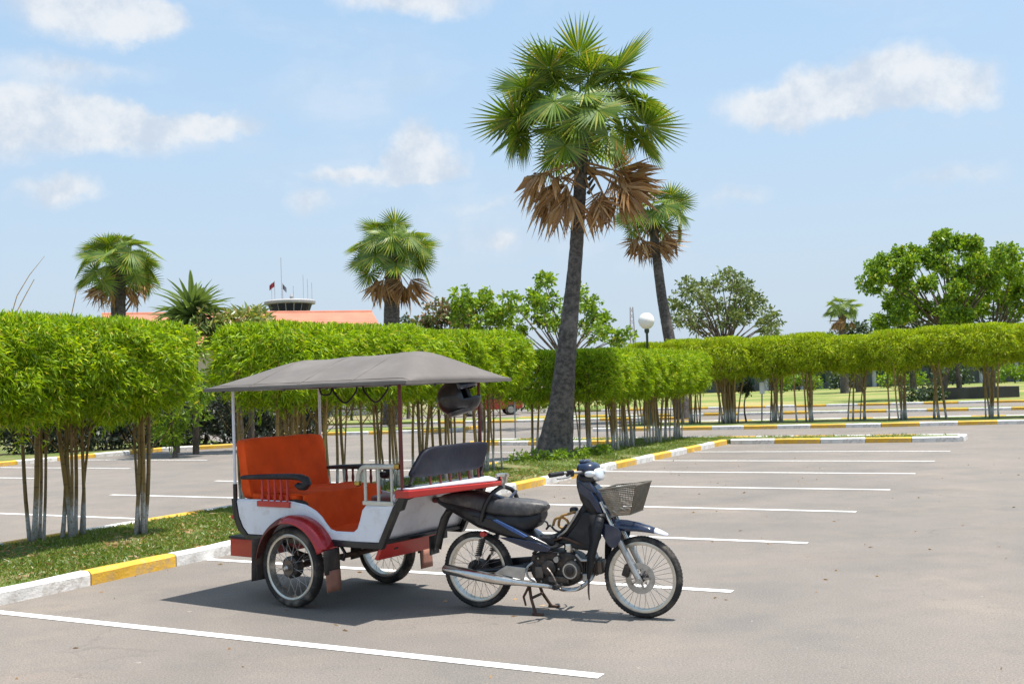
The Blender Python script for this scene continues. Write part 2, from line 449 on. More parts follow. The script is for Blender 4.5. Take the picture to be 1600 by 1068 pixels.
M['car_red'] = pbr('car_red_paint', (0.33, 0.02, 0.02), 0.3, 0, 0.1, 2, coat=0.6)
M['sign_white'] = pbr('white_sign_enamel', (0.72, 0.73, 0.76), 0.4, 0, 0.05, 3)
M['sign_red'] = pbr('red_sign_enamel', (0.45, 0.05, 0.05), 0.4, 0, 0.1, 3)
M['grey_post'] = pbr('grey_steel_post', (0.25, 0.26, 0.28), 0.5, 0.5, 0.15, 5)
M['lattice'] = pbr('far_lattice_steel', (0.42, 0.36, 0.38), 0.6, 0.2, 0.15, 2)
M['flag_red'] = pbr('dark_red_flag', (0.22, 0.02, 0.03), 0.8, 0, 0.2, 2)
M['flag_dark'] = pbr('grey_flag', (0.14, 0.14, 0.18), 0.8, 0, 0.2, 2)
M['gold_cable'] = pbr('ochre_cable', (0.30, 0.17, 0.05), 0.6, 0, 0.3, 10)

# ------------------------------------------------------------------ mesh helpers


def link(name, me, mat=None, parent=None, loc=None, smooth=False):
    o = bpy.data.objects.new(name, me)
    COL.objects.link(o)
    if mat is not None and len(me.materials) == 0:
        me.materials.append(mat)
    if parent is not None:
        o.parent = parent
    if loc is not None:
        o.location = loc
    if smooth:
        me.polygons.foreach_set('use_smooth', [True] * len(me.polygons))
    return o


def tag(o, label=None, cat=None, group=None, kind=None):
    if label:
        o['label'] = label
    if cat:
        o['category'] = cat
    if group:
        o['group'] = group
    if kind:
        o['kind'] = kind
    return o


def thing(name, label, cat, loc=(0, 0, 0), rz=0.0, group=None):
    o = bpy.data.objects.new(name, None)
    o.empty_display_size = 0.2
    COL.objects.link(o)
    o.location = loc
    o.rotation_euler = (0, 0, rz)
    return tag(o, label, cat, group)


class MB:
    def __init__(s):
        s.v = []
        s.f = []

    def add(s, verts, faces):
        b = len(s.v)
        s.v += [tuple(p) for p in verts]
        s.f += [tuple(i + b for i in f) for f in faces]
        return s

    def box(s, c, size, m=None):
        hx, hy, hz = size[0] / 2, size[1] / 2, size[2] / 2
        vs = [Vector((x * hx, y * hy, z * hz)) for x in (-1, 1) for y in (-1, 1) for z in (-1, 1)]
        if m is not None:
            vs = [m @ v for v in vs]
        vs = [v + Vector(c) for v in vs]
        return s.add(vs, [(0, 1, 3, 2), (4, 6, 7, 5), (0, 4, 5, 1), (2, 3, 7, 6), (0, 2, 6, 4), (1, 5, 7, 3)])

    def loft(s, rings, caps=True, closed=True):
        k = len(rings[0])
        vs = [p for r in rings for p in r]
        fs = []
        for i in range(len(rings) - 1):
            for j in range(k if closed else k - 1):
                a = i * k + j
                b = i * k + (j + 1) % k
                fs.append((a, b, b + k, a + k))
        if caps:
            fs.append(tuple(reversed(range(k))))
            fs.append(tuple((len(rings) - 1) * k + j for j in range(k)))
        return s.add(vs, fs)

    def tube(s, pts, r, seg=8, caps=True):
        pts = [Vector(p) for p in pts]
        if not isinstance(r, (list, tuple)):
            r = [r] * len(pts)
        rings = []
        prev = None
        for i, p in enumerate(pts):
            d = (pts[min(i + 1, len(pts) - 1)] - pts[max(i - 1, 0)])
            if d.length < 1e-9:
                d = Vector((0, 0, 1))
            d.normalize()
            if prev is None:
                ref = Vector((0, 0, 1)) if abs(d.z) < 0.9 else Vector((1, 0, 0))
                u = d.cross(ref).normalized()
            else:
                u = (prev - d * prev.dot(d)).normalized()
            prev = u
            v = d.cross(u)
            rings.append([p + (u * math.cos(2 * math.pi * j / seg) + v * math.sin(2 * math.pi * j / seg)) * r[i] for j in range(seg)])
        return s.loft(rings, caps)

    def lathe(s, prof, c=(0, 0, 0), axis='y', seg=32, closed_prof=False):
        """prof = list of (radius, offset along axis)"""
        c = Vector(c)
        k = len(prof)
        vs = []
        for j in range(seg):
            a = 2 * math.pi * j / seg
            for (r, h) in prof:
                if axis == 'y':
                    vs.append(c + Vector((r * math.cos(a), h, r * math.sin(a))))
                elif axis == 'z':
                    vs.append(c + Vector((r * math.cos(a), r * math.sin(a), h)))
                else:
                    vs.append(c + Vector((h, r * math.cos(a), r * math.sin(a))))
        fs = []
        for j in range(seg):
            j2 = (j + 1) % seg
            for i in range(k if closed_prof else k - 1):
                i2 = (i + 1) % k
                fs.append((j * k + i, j * k + i2, j2 * k + i2, j2 * k + i))
        return s.add(vs, fs)

    def prism(s, poly, h0, h1, plane='xz'):
        """poly in a plane, extruded along the third axis"""
        def P(a, b, h):
            return {'xz': (a, h, b), 'xy': (a, b, h), 'yz': (h, a, b)}[plane]
        n = len(poly)
        vs = [P(a, b, h0) for a, b in poly] + [P(a, b, h1) for a, b in poly]
        fs = [tuple(range(n)), tuple(reversed(range(n, 2 * n)))]
        fs += [(i, i + n, (i + 1) % n + n, (i + 1) % n) for i in range(n)]
        return s.add(vs, fs)

    def grid(s, rows):
        m, n = len(rows), len(rows[0])
        vs = [p for r in rows for p in r]
        fs = [(i * n + j, i * n + j + 1, (i + 1) * n + j + 1, (i + 1) * n + j) for i in range(m - 1) for j in range(n - 1)]
        return s.add(vs, fs)

    def mesh(s, name):
        me = bpy.data.meshes.new(name)
        me.from_pydata(s.v, [], s.f)
        import bmesh
        bm = bmesh.new()
        bm.from_mesh(me)
        bmesh.ops.recalc_face_normals(bm, faces=bm.faces)
        bm.to_mesh(me)
        bm.free()
        return me

    def build(s, name, mat, parent=None, smooth=False, bevel=0.0, solid=0.0, seg=2, sub=0, loc=None):
        me = s.mesh(name)
        o = link(name, me, mat, parent, loc)
        if smooth:
            me.polygons.foreach_set('use_smooth', [True] * len(me.polygons))
            try:
                me.set_sharp_from_angle(angle=rad(42))
            except Exception:
                pass
        if solid:
            md = o.modifiers.new('solid', 'SOLIDIFY')
            md.thickness = solid
            md.offset = 0
        if bevel:
            md = o.modifiers.new('bevel', 'BEVEL')
            md.width = bevel
            md.segments = seg
            md.limit_method = 'ANGLE'
            md.angle_limit = rad(35)
        if sub:
            md = o.modifiers.new('sub', 'SUBSURF')
            md.levels = sub
            md.render_levels = sub
        return o


def quads_mesh(name, Q, mat):
    """Q: (N, 4, 3) array of separate leaf quads"""
    Q = np.asarray(Q, dtype=np.float32)
    n = len(Q)
    me = bpy.data.meshes.new(name)
    me.vertices.add(n * 4)
    me.vertices.foreach_set('co', Q.reshape(-1))
    me.loops.add(n * 4)
    me.loops.foreach_set('vertex_index', np.arange(n * 4, dtype=np.int32))
    me.polygons.add(n)
    me.polygons.foreach_set('loop_start', np.arange(0, n * 4, 4, dtype=np.int32))
    me.update(calc_edges=True)
    me.materials.append(mat)
    return me


def unit(a):
    return a / np.maximum(np.linalg.norm(a, axis=-1, keepdims=True), 1e-9)


def leaf_quads(p, d, L, W, rng, fold=0.25, droop=0.0, mid=0.42):
    d = unit(d)
    r = rng.normal(size=d.shape)
    r[:, 2] *= 0.5
    s = unit(np.cross(d, r))
    nrm = np.cross(s, d)
    L = L[:, None]
    W = W[:, None]
    tip = p + d * L
    tip[:, 2] -= droop * L[:, 0]
    m = p + d * L * mid + nrm * W * fold
    return np.stack([p, m + s * W * 0.5, tip, m - s * W * 0.5], axis=1)


# ------------------------------------------------------------------ where things stand
TH = 1.07781612                      # direction of the long kerb, from the camera's x axis
P0 = Vector((0.4328107, 6.0419807))  # first bay line's free end
D2 = Vector((math.cos(TH), math.sin(TH)))
N2 = Vector((math.sin(TH), -math.cos(TH)))
BAY = 2.5407
LOT_RZ = TH                          # local x along the kerb, local y = -n


def lot(d, n, z=0.0):
    q = P0 + D2 * d + N2 * n
    return Vector((q.x, q.y, z))


def lot_poly(name, pts, z, mat, kind='structure', skirt=0.0):
    mb = MB()
    vs = [lot(d, n, z) for d, n in pts]
    if skirt:
        n = len(vs)
        lo = [Vector((v.x, v.y, z - skirt)) for v in vs]
        mb.add(vs + lo, [tuple(range(n))] + [(i, (i + 1) % n, (i + 1) % n + n, i + n) for i in range(n)])
    else:
        mb.add(vs, [tuple(range(len(vs)))])
    o = mb.build(name, mat)
    o['kind'] = kind
    return o


# ------------------------------------------------------------------ ground, lot, lines
g = MB().add([(-1500, -300, -0.03), (1500, -300, -0.03), (1500, 3000, -0.03), (-1500, 3000, -0.03)], [(0, 1, 2, 3)]).build('ground', M['earth'])
g['kind'] = 'structure'
lot_poly('parking_lot', [(-30, -34), (60, -34), (60, 60), (-30, 60)], 0.0, M['asphalt'])

for k in range(-2, 9):
    if k == 8:
        continue
    d = k * BAY
    lot_poly('parking_line', [(d - 0.05, -5.44), (d + 0.05, -5.44), (d + 0.05, 0.0), (d - 0.05, 0.0)], 0.004, M['line'])
for k in range(-1, 8):
    d = k * BAY - 0.1
    lot_poly('parking_line', [(d - 0.05, -12.6), (d + 0.05, -12.6), (d + 0.05, -8.12), (d - 0.05, -8.12)], 0.004, M['line'])
for k in range(3, 8):
    d = k * BAY - 0.1
    lot_poly('parking_line', [(d - 0.05, -22.6), (d + 0.05, -22.6), (d + 0.05, -17.8), (d - 0.05, -17.8)], 0.004, M['line'])

KH, KW = 0.125, 0.16
STONES = {}


def stone_mesh(length, colour):
    key = (round(length, 2), colour)
    if key not in STONES:
        L = length - 0.012
        mb = MB()
        prof = [(-KW / 2, -0.02), (-KW / 2, KH - 0.025), (-KW / 2 + 0.035, KH), (KW / 2 - 0.035, KH), (KW / 2, KH - 0.03), (KW / 2, -0.02)]
        xs = [-L / 2, -L / 4, 0, L / 4, L / 2]
        rnd = random.Random(len(STONES))
        rings = []
        for x in xs:
            rings.append([(x, a + rnd.uniform(-.003, .003), b + (rnd.uniform(-.004, .004) if b > 0 else 0)) for a, b in prof])
        mb.loft(rings)
        me = mb.mesh('kerb_stone')
        me.materials.append(M['kerb_' + colour])
        STONES[key] = me
    return STONES[key]


def kerb(pts, phase=0, first='white', length=1.015, name='kerb'):
    """a run of painted kerb stones along a polyline of (d, n)"""
    root = bpy.data.objects.new(name, None)
    COL.objects.link(root)
    root['kind'] = 'structure'
    P = [lot(*p) for p in pts]
    root.location = P[0]
    cum = 0.0
    idx = 0
    for a, b in zip(P[:-1], P[1:]):
        seg = (b - a).length
        n = max(1, round(seg / length))
        L = seg / n
        ang = math.atan2(b.y - a.y, b.x - a.x)
        for i in range(n):
            c = ('white', 'yellow')[(idx + (first == 'yellow')) % 2]
            o = bpy.data.objects.new('kerb_stone', stone_mesh(L, c))
            COL.objects.link(o)
            o.parent = root
            q = a + (b - a) * ((i + 0.5) / n)
            o.location = q - P[0]
            o.rotation_euler = (0, 0, ang + random.uniform(-.004, .004))
            md = None
            idx += 1
    return root


random.seed(5)
N1 = -5.45 - KW / 2
# front kerb of the tree island and its far T-shaped end
kerb([(1.10 - 8 * 1.0155, N1), (20.38, N1)], first='yellow', length=1.0155)
kerb([(20.5, -5.38), (20.62, -3.2), (20.95, -0.12)], first='white', length=1.03)
kerb([(21.02, -0.12), (21.9, -0.12)], first='white', length=0.9)
kerb([(21.95, -0.2), (21.7, -13.0)], first='white', length=1.0)
kerb([(20.6, -13.0), (20.4, -8.2)], first='yellow', length=1.0)
kerb([(20.4, -8.13), (-8, -8.13)], first='white', length=1.0155)
# far island across the cross road
kerb([(27.6, -12.3), (27.85, -8.21), (28.25, -3.03), (29.0, .14), (29.8, 6.4)], first='white', length=1.03)
kerb([(32.2, -12.3), (33.0, 6.4)], first='white', length=1.03)
# kerbs along the lawn
kerb([(40.5, -22), (40.5, 14)], first='yellow', length=1.6)
kerb([(50.6, -22), (50.6, 16)], first='white', length=1.6)
# far left kerbs
kerb([(2.0, -23.3), (18.5, -23.0), (20.2, -21.6)], first='yellow', length=1.3)
kerb([(26.9, -25.5), (27.4, -21.5), (28.6, -18.7), (31, -18.9)], first='yellow', length=1.1)
kerb([(36.6, -25.5), (36.9, -12.0)], first='white', length=1.3)

VZ = 0.105
lot_poly('tree_island', [(-8, -8.05), (20.35, -8.05), (20.55, -12.9), (21.75, -12.9), (21.9, -0.25), (21.0, -0.22), (20.7, -3.2), (20.55, -5.45), (20.4, -5.53), (-8, -5.53)], VZ, M['verge'], skirt=0.1)
lot_poly('far_island', [(27.7, -12.2), (27.95, -8.2), (28.35, -3.0), (29.1, .14), (29.9, 6.3), (32.9, 6.3), (32.1, -12.2)], VZ, M['verge'], skirt=0.1)
lot_poly('narrow_verge', [(40.6, -22), (42.2, -22), (42.2, 14), (40.6, 14)], VZ, M['verge'], skirt=0.1)
lot_poly('lawn', [(50.7, -24), (125, -60), (125, 60), (50.7, 18)], VZ, M['lawn'], skirt=0.1)
lot_poly('left_verge', [(2.0, -23.4), (18.6, -23.1), (20.3, -21.7), (23.5, -26), (21, -34), (2, -34)], VZ, M['verge'], skirt=0.1)
lot_poly('corner_island', [(27.0, -25.5), (27.5, -21.5), (28.7, -18.8), (31, -19), (31.5, -25.5)], VZ, M['lawn'], skirt=0.1)
lot_poly('back_verge', [(37.0, -34), (40.4, -34), (40.4, -22.2), (37.0, -12.0)], VZ, M['lawn'], skirt=0.1)

# ------------------------------------------------------------------ buildings far behind


def terminal():
    t = thing('terminal_building', 'long low cream building with a salmon tiled roof behind the bamboo hedge', 'building', (-17, 72.5, 0), rad(20))
    # local x along the facade
    mb = MB()
    mb.box((-.8, 5, 2.4), (18, 9, 4.8))
    mb.build('wall', M['cream_wall'], t)
    rf = MB()
    x0, x1, ze, zr = -10.4, 8.7, 4.9, 7.6
    y0, y1, ym = -0.6, 10.6, 5.0
    rf.prism([(y0, ze), (y1, ze), (ym + .2, zr), (ym - .2, zr)], x0, x1, 'yz')
    r = rf.build('roof', M['roof_tile'], t)
    rc = MB()
    rc.tube([(x0, ym, zr + .02), (x1, ym, zr + .02)], 0.14, 8)
    rc.build('ridge_cap', M['roof_tile'], r)
    # rows of tile courses on the front slope
    for k in range(14):
        f = (k + 0.5) / 14
        c = MB()
        yy, zz = y0 + (ym - y0) * f, ze + (zr - ze) * f
        c.box(((x0 + x1) / 2, yy - .03, zz + .03), (x1 - x0 - .02, 0.05, 0.05))
        c.build('tile_course', M['roof_tile'], r)
    for k in range(7):
        x = -8.5 + k * 2.6
        wn = MB().box((x, 0.47, 2.2), (1.3, 0.10, 1.5)).build('window', M['white_wall'], t)
        MB().box((x, 0.41, 2.2), (1.1, 0.05, 1.3)).build('pane', M['pane_dark'], wn)


terminal()


def tower():
    t = thing('control_tower', 'distant airport control tower with dark slanted windows and roof aerials', 'tower', (-41.7, 200, 0))
    mb = MB()
    mb.lathe([(0, 0), (2.6, 0), (2.3, 15.6), (3.3, 16.4), (3.3, 16.9), (0, 16.9)], axis='z', seg=16)
    mb.build('shaft', M['concrete'], t)
    cb = MB()
    cb.lathe([(0, 16.9), (3.5, 16.9), (4.05, 18.5), (0, 18.5)], axis='z', seg=16)
    c = cb.build('cab', M['concrete'], t)
    for k in range(16):
        a0 = 2 * math.pi * (k + 0.07) / 16
        a1 = 2 * math.pi * (k + 0.93) / 16
        p = MB()
        p.add([(3.53 * math.cos(a0), 3.53 * math.sin(a0), 16.98), (3.53 * math.cos(a1), 3.53 * math.sin(a1), 16.98),
               (4.06 * math.cos(a1), 4.06 * math.sin(a1), 18.42), (4.06 * math.cos(a0), 4.06 * math.sin(a0), 18.42)], [(0, 1, 2, 3)])
        p.build('window_pane', M['tower_glass'], c, solid=0.16)
    rf = MB()
    rf.lathe([(0, 18.45), (4.75, 18.55), (4.8, 19.0), (4.4, 19.25), (0, 19.4)], axis='z', seg=24)
    rf.build('roof', M['concrete'], t)
    for (x, h, rr) in ((-1.5, 27.5, .05), (2.6, 24, .04), (3.4, 23.2, .04), (0.7, 22, .045), (-3.4, 22, .04), (4.2, 22.5, .04)):
        MB().tube([(x, 0, 19.2), (x, 0, h)], rr, 6).build('aerial', M['lattice'], t)
    mb = MB()
    mb.lathe([(.0, 0), (.25, 0.05), (.35, .6), (0.1, 1.1), (0, 1.15)], (0.5, -1, 19.3), 'z', 12)
    mb.build('rooftop_beacon', M['concrete'], t)
    for (x, z, m, ln) in ((-2.6, 22.6, 'flag_red', -1.0), (-1.1, 22.1, 'flag_dark', .7)):
        pole = MB().tube([(x, -1, 19.2), (x, -1, z + .4)], 0.05, 6).build('flagpole', M['lattice'], t)
        rows = [[(x + ln * i / 6, -1 + 0.12 * math.sin(i * 1.4), z + .3 - j * .32 - i * .13) for i in range(7)] for j in range(4)]
        MB().grid(rows).build('flag', M[m], pole, solid=0.02)


tower()


def lattice_mast():
    t = thing('lattice_mast', 'thin far lattice mast standing left of the globe lamp', 'mast', (28.5, 250, 0))
    H = 19.2
    for sx in (-1, 1):
        for sy in (-1, 1):
            MB().tube([(sx * .9, sy * .9, 0), (sx * .3, sy * .3, H)], 0.09, 5).build('mast_leg', M['lattice'], t)
    br = MB()
    for k in range(14):
        z0, z1 = H * k / 14, H * (k + 1) / 14
        r0, r1 = .9 - .6 * k / 14, .9 - .6 * (k + 1) / 14
        for (ax, ay, bx, by) in ((-1, -1, 1, -1), (1, -1, 1, 1), (1, 1, -1, 1), (-1, 1, -1, -1)):
            br.tube([(ax * r0, ay * r0, z0), (bx * r1, by * r1, z1)], .05, 4, False)
    br.build('bracing', M['lattice'], t)


lattice_mast()


def pavilion():
    t = thing('pavilion_building', 'low building with pale columns and teal windows beyond the lawn', 'building', (26, 118, 0), rad(2))
    MB().box((22, 6.5, 2.0), (60, 9, 4.0)).build('wall', M['pav_wall'], t)
    MB().box((22, 4.6, 4.25), (62, 14.5, 0.5)).build('roof', M['concrete'], t, bevel=.05)
    for k in range(15):
        x = -6 + k * 4.05
        MB().tube([(x, 0, -.05), (x, 0, 4.0)], .24, 10).build('column', M['white_wall'], t)
    for k in range(14):
        x = -4 + k * 4.05
        wn = MB().box((x, 1.94, 1.9), (2.7, .16, 2.5)).build('window', M['concrete'], t)
        for q in (-.65, .65):
            MB().box((x + q, 1.84, 1.9), (1.18, .06, 2.3)).build('pane', M['pane'], wn)


pavilion()

# ------------------------------------------------------------------ bamboo clumps
_rng = np.random.default_rng(11)


def crown_mesh(name, seed, L, W, H, sprays, per, leaf, mat, round_=0.35):
    """clipped bamboo top: local x along the row, y across, z from its ragged underside (0) to its clipped top (H)"""
    rng = np.random.default_rng(seed)
    face = rng.choice(6, size=sprays, p=[.27, .22, .22, .085, .085, .12])
    u = rng.uniform(-1, 1, sprays)
    v = rng.uniform(-1, 1, sprays)
    p = np.zeros((sprays, 3))
    nr = np.zeros((sprays, 3))
    inward = rng.exponential(0.10, sprays)
    core = rng.random(sprays) < .18
    inward[core] = rng.uniform(.2, .8, core.sum())
    for f, (ax, sg) in enumerate(((2, 1), (1, -1), (1, 1), (0, -1), (0, 1), (2, -1))):
        m = face == f
        others = [a for a in (0, 1, 2) if a != ax]
        p[m, ax] = sg
        p[m, others[0]] = u[m]
        p[m, others[1]] = v[m]
        nr[m, ax] = sg
    # superellipsoid rounding
    ex = 3.0 if round_ > .5 else 5.0
    q = np.abs(p) ** ex
    s = q.sum(axis=1) ** (1 / ex)
    p = p / s[:, None]
    bump = 0.07 * (np.sin(p[:, 0] * 5.1 + seed) * np.cos(p[:, 2] * 4.3 + seed * 2) + np.sin(p[:, 1] * 6.0 + p[:, 0] * 3 + seed))
    cl = (np.sin(p[:, 0] * 9.3 + 1.7 * seed) * np.sin(p[:, 2] * 8.1 + seed) + np.sin(p[:, 1] * 8.7 + 2.1 * seed) * np.cos(p[:, 2] * 6.3 - p[:, 0] * 5.0)
          + .7 * np.sin(p[:, 0] * 17 + p[:, 2] * 13 + seed) * np.cos(p[:, 1] * 15 + p[:, 2] * 9)) / 1.6
    bump = bump + .075 * cl
    keepm = (cl > -.55) | (p[:, 2] > .85) | (rng.random(sprays) < .30)
    top = p[:, 2] > 0.8
    bump[top] *= 0.35
    p = p * (1 - inward[:, None] + bump[:, None])
    p = p * np.array([L / 2, W / 2, H / 2])
    p, nr = p[keepm], nr[keepm]
    # ragged hanging underside
    low = p[:, 2] < -H * 0.25
    p[low, 2] -= rng.exponential(0.05, low.sum())
    pull = np.clip((-p[:, 2] - H * .2) / (H * .35), 0, 1)[:, None]
    p[:, :2] *= 1 - round_ * pull * rng.uniform(.2, 1, (len(p), 1))
    p[:, 2] += H / 2
    P = np.repeat(p, per, axis=0)
    Nr = np.repeat(nr, per, axis=0)
    n = len(P)
    P = P + rng.normal(scale=leaf * 0.28, size=(n, 3))
    d = Nr * 0.55 + rng.normal(scale=0.55, size=(n, 3))
    isup = Nr[:, 2] > 0.5
    d[isup, 2] += 0.75
    side = np.abs(Nr[:, 2]) < 0.5
    d[side, 2] -= 0.28
    Ls = leaf * rng.uniform(0.6, 1.25, n)
    Q = leaf_quads(P, d, Ls, Ls * rng.uniform(.15, .22, n), rng, 0.2, 0.12)
    Q[:, :, 2] = np.where(Q[:, :, 2] > H + .11, H + .11 - rng.uniform(0, .05, (n, 1)), Q[:, :, 2])
    return quads_mesh(name, Q, mat)


CROWN_NEAR = [crown_mesh('crown', s, 1.42, 1.5, 0.95, 9000, 6, 0.084, M['bamboo_leaf']) for s in (1, 2, 3)]
CROWN_MID = [crown_mesh('crown', s, 1.42, 1.5, 0.95, 5600, 6, 0.100, M['bamboo_leaf']) for s in (4, 5, 6)]
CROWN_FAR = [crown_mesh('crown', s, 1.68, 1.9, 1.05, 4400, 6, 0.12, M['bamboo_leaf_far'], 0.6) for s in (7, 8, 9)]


def cane_mesh(seed, h):
    rnd = random.Random(seed)
    pts, rs = [], []
    x = y = 0
    lx, ly = rnd.uniform(-.075, .075), rnd.uniform(-.075, .075)
    r0 = rnd.uniform(.015, .031)
    for k in range(9):
        z = h * k / 8
        pts.append((lx * z + .012 * math.sin(z * 3 + seed), ly * z + .012 * math.cos(z * 2.4 + seed), z - 0.02 if k == 0 else z))
        rs.append(r0 * (1.25 if k == 0 else 1.0 - .25 * k / 8))
    mb = MB().tube(pts, rs, 7)
    for k in range(6):
        z = h * rnd.uniform(.52, .80)
        i = int(z / h * 8)
        b = Vector(pts[i])
        a = rnd.uniform(0, 6.28)
        ln = rnd.uniform(.18, .42)
        mb.tube([b, b + Vector((math.cos(a) * ln * .4, math.sin(a) * ln * .4, ln * .45)), b + Vector((math.cos(a) * ln * .7, math.sin(a) * ln * .7, ln))], [.006, .005, .003], 4, False)
    me = mb.mesh('cane')
    me.polygons.foreach_set('use_smooth', [True] * len(me.polygons))
    me.materials.append(M['cane'])
    return me


CANES = [cane_mesh(s, 2.0) for s in range(7)]


def clump(d, n, label, group, crowns, k, canes, zbot, sz=1.0, sxy=1.0, spread=0.3, cane_r=1.0):
    """canes: number, or a list of (dd, dn) offsets"""
    t = thing('bamboo_clump', label, 'bamboo', lot(d, n, VZ - .01), LOT_RZ, group)
    cr = link('crown', crowns[k % len(crowns)], None, t, (0, 0, zbot - VZ))
    cr.scale = (sxy * (1 if k % 2 else -1), sxy, sz)
    rnd = random.Random(int(d * 100 + n * 7 + k))
    if isinstance(canes, int):
        canes = [(max(-.42, min(.5, rnd.gauss(0, spread))), max(-.4, min(.4, rnd.gauss(0, spread * .6)))) for _ in range(canes)]
    for (dd, dn) in canes:
        o = link('cane', CANES[rnd.randrange(len(CANES))], None, t, (dd, -dn, 0))
        o.rotation_euler = (0, 0, rnd.uniform(0, 6.28))
        s = cane_r * rnd.uniform(.8, 1.25)
        o.scale = (s, s, rnd.uniform(.92, 1.05))
    return t


G1 = 'bamboo clumps clipped into a hedge on the tree island'
G2 = 'bamboo clumps in the row across the cross road'
# near left end of the island
clump(.62, -7.4, 'bamboo clump cut by the left edge of the photo, leftmost in the near hedge', G1, CROWN_NEAR, 0, 6, 1.58)
a_grp = [(.62, -.55), (.70, -.50), (.60, -.48), (.68, -.43), (.82, -.28), (.90, -.24), (.86, -.20), (.94, -.26), (1.06, -.34), (1.12, -.30), (1.14, -.37)]
A = clump(1.80, -7.45, 'tall bamboo clump on three bundles of canes left of the single slim bundle', G1, CROWN_NEAR, 1, a_grp, 1.58)
clump(2.92, -7.3, 'bamboo clump on one slim bundle of canes, nearest left of the trailer', G1, CROWN_NEAR, 2, [(.24, .17), (.18, .22), (.28, .20), (.26, .25), (.22, .27)], 1.56)
s2 = [(5.85, 14, 'first'), (7.12, 11, 'second'), (8.25, 7, 'third'), (9.38, 6, 'fourth'), (10.5, 7, 'fifth'), (11.65, 8, 'sixth')]
for i, (d, c, o_) in enumerate(s2):
    clump(d, -7.35 - .05 * (i % 2), o_ + ' bamboo clump counted from the left gap in the hedge above the trailer', G1, CROWN_MID, i, c, 1.62 + .02 * (i % 3), spread=.34)
s3 = [(15.5, 3, 'first'), (16.1, 6, 'second'), (17.0, 9, 'third'), (18.1, 9, 'fourth'), (19.2, 10, 'fifth'), (20.3, 10, 'sixth'), (21.3, 6, 'seventh')]
for i, (d, c, o_) in enumerate(s3):
    clump(d, -7.25 + .03 * i - (1.05 if i == 0 else 0), o_ + ' bamboo clump from the big palm trunk in the hedge running right of it', G1, CROWN_MID, i + 1, c, 1.42, .98, spread=.30)
far = [(-11.2, 10, 'second to the left of the thick brown stem mass'), (-9.9, 10, 'just left of the thick brown stem mass'),
       (-8.35, 26, 'on a thick dense mass of stems'), (-6.95, 9, 'just right of the thick brown stem mass'),
       (-5.6, 8, 'second to the right of the thick brown stem mass'), (-4.25, 6, 'third to the right of the thick brown stem mass'),
       (-2.9, 7, 'fourth to the right of the thick brown stem mass'), (-1.55, 5, 'fifth to the right of the thick brown stem mass'),
       (-.2, 6, 'second from the right end of the far row'), (1.15, 6, 'at the right end of the far row by the frame edge')]
for i, (n, c, lab) in enumerate(far):
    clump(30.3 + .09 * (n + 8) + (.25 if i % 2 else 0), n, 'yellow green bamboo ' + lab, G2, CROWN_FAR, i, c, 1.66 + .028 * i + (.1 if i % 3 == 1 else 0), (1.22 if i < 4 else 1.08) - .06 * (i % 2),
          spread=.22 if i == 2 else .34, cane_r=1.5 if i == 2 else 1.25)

# long loose shoots above the near hedge, at the left edge
for pts in ([(0, 0, .9), (.1, .02, 1.15), (.24, .0, 1.38), (.42, -.02, 1.60)], [(.1, .1, .9), (.28, .1, 1.2), (.36, .08, 1.35)], [(.75, 0, .9), (.9, .05, 1.3)], [(-.3, 0, .9), (-.25, .05, 1.2)]):
    MB().tube([(x, y, z + 1.55) for x, y, z in pts], [.006, .005, .004, .002][:len(pts)], 5).build('loose_shoot', M['cane'], A, True)

# ------------------------------------------------------------------ fan palms


def fan_mesh(name, seed, petiole, R, n, spread, mat, droop=0.25, cup=0.25, crumple=0.0, ragged=0.12, pitch=0.0):
    """one fan frond: stalk along +x, fan at its end facing +z"""
    rnd = random.Random(seed)
    mb = MB()
    sag = 0.10 * petiole
    mb.tube([(0, 0, 0), (petiole * .5, 0, sag * .6), (petiole, 0, 0)], [.035, .022, .014], 5)
    for i in range(n):
        a = -spread + 2 * spread * i / (n - 1) + rnd.uniform(-.03, .03)
        r = R * (0.74 + 0.26 * math.cos(a * 0.55)) * rnd.uniform(1 - ragged, 1.0)
        wd = 2 * spread / (n - 1) * 0.46 * r * .5 * (1.05 if crumple == 0 else .8)
        ca, sa = math.cos(a), math.sin(a)
        h = -petiole * 0.0

        def pt(t, side):
            rr = r * t
            z = cup * (abs(a) / spread) ** 2 * rr * .6 - droop * r * t ** 2.2 + crumple * rnd.uniform(-.18, .18) * rr
            x = petiole - 0.06 + rr * ca - sa * side
            y = rr * sa + ca * side + crumple * rnd.uniform(-.12, .12) * rr
            z += abs(side) * -.55
            x -= petiole
            return (petiole + x * math.cos(pitch) + z * math.sin(pitch), y, -x * math.sin(pitch) + z * math.cos(pitch))
        mb.add([pt(.02, 0), pt(.25, -wd * .60), (lambda q: (q[0], q[1], q[2] + wd * .3))(pt(.27, 0)), pt(.25, wd * .60),
                pt(.52, -wd * .92), (lambda q: (q[0], q[1], q[2] + wd * .5))(pt(.54, 0)), pt(.52, wd * .92), pt(1.0, 0)],
               [(0, 1, 2), (0, 2, 3), (1, 4, 5, 2), (2, 5, 6, 3), (4, 7, 5), (5, 7, 6)])
    me = bpy.data.meshes.new(name)
    me.from_pydata(mb.v, [], mb.f)
    me.materials.append(mat)
    return me


FAN = [fan_mesh('frond', 20 + s, 1.0, .84, 36, 2.70, M['palm_leaf'], .06 + .04 * (s % 3), .30 - .1 * (s % 3), pitch=(.35, .7, 1.0, 1.25)[s]) for s in range(4)]
FAN_DEAD = [fan_mesh('dead_frond', 40 + s, .85, .92, 24, 1.25, M['palm_dead'], .55, -.9, 1.0, .35) for s in range(4)]


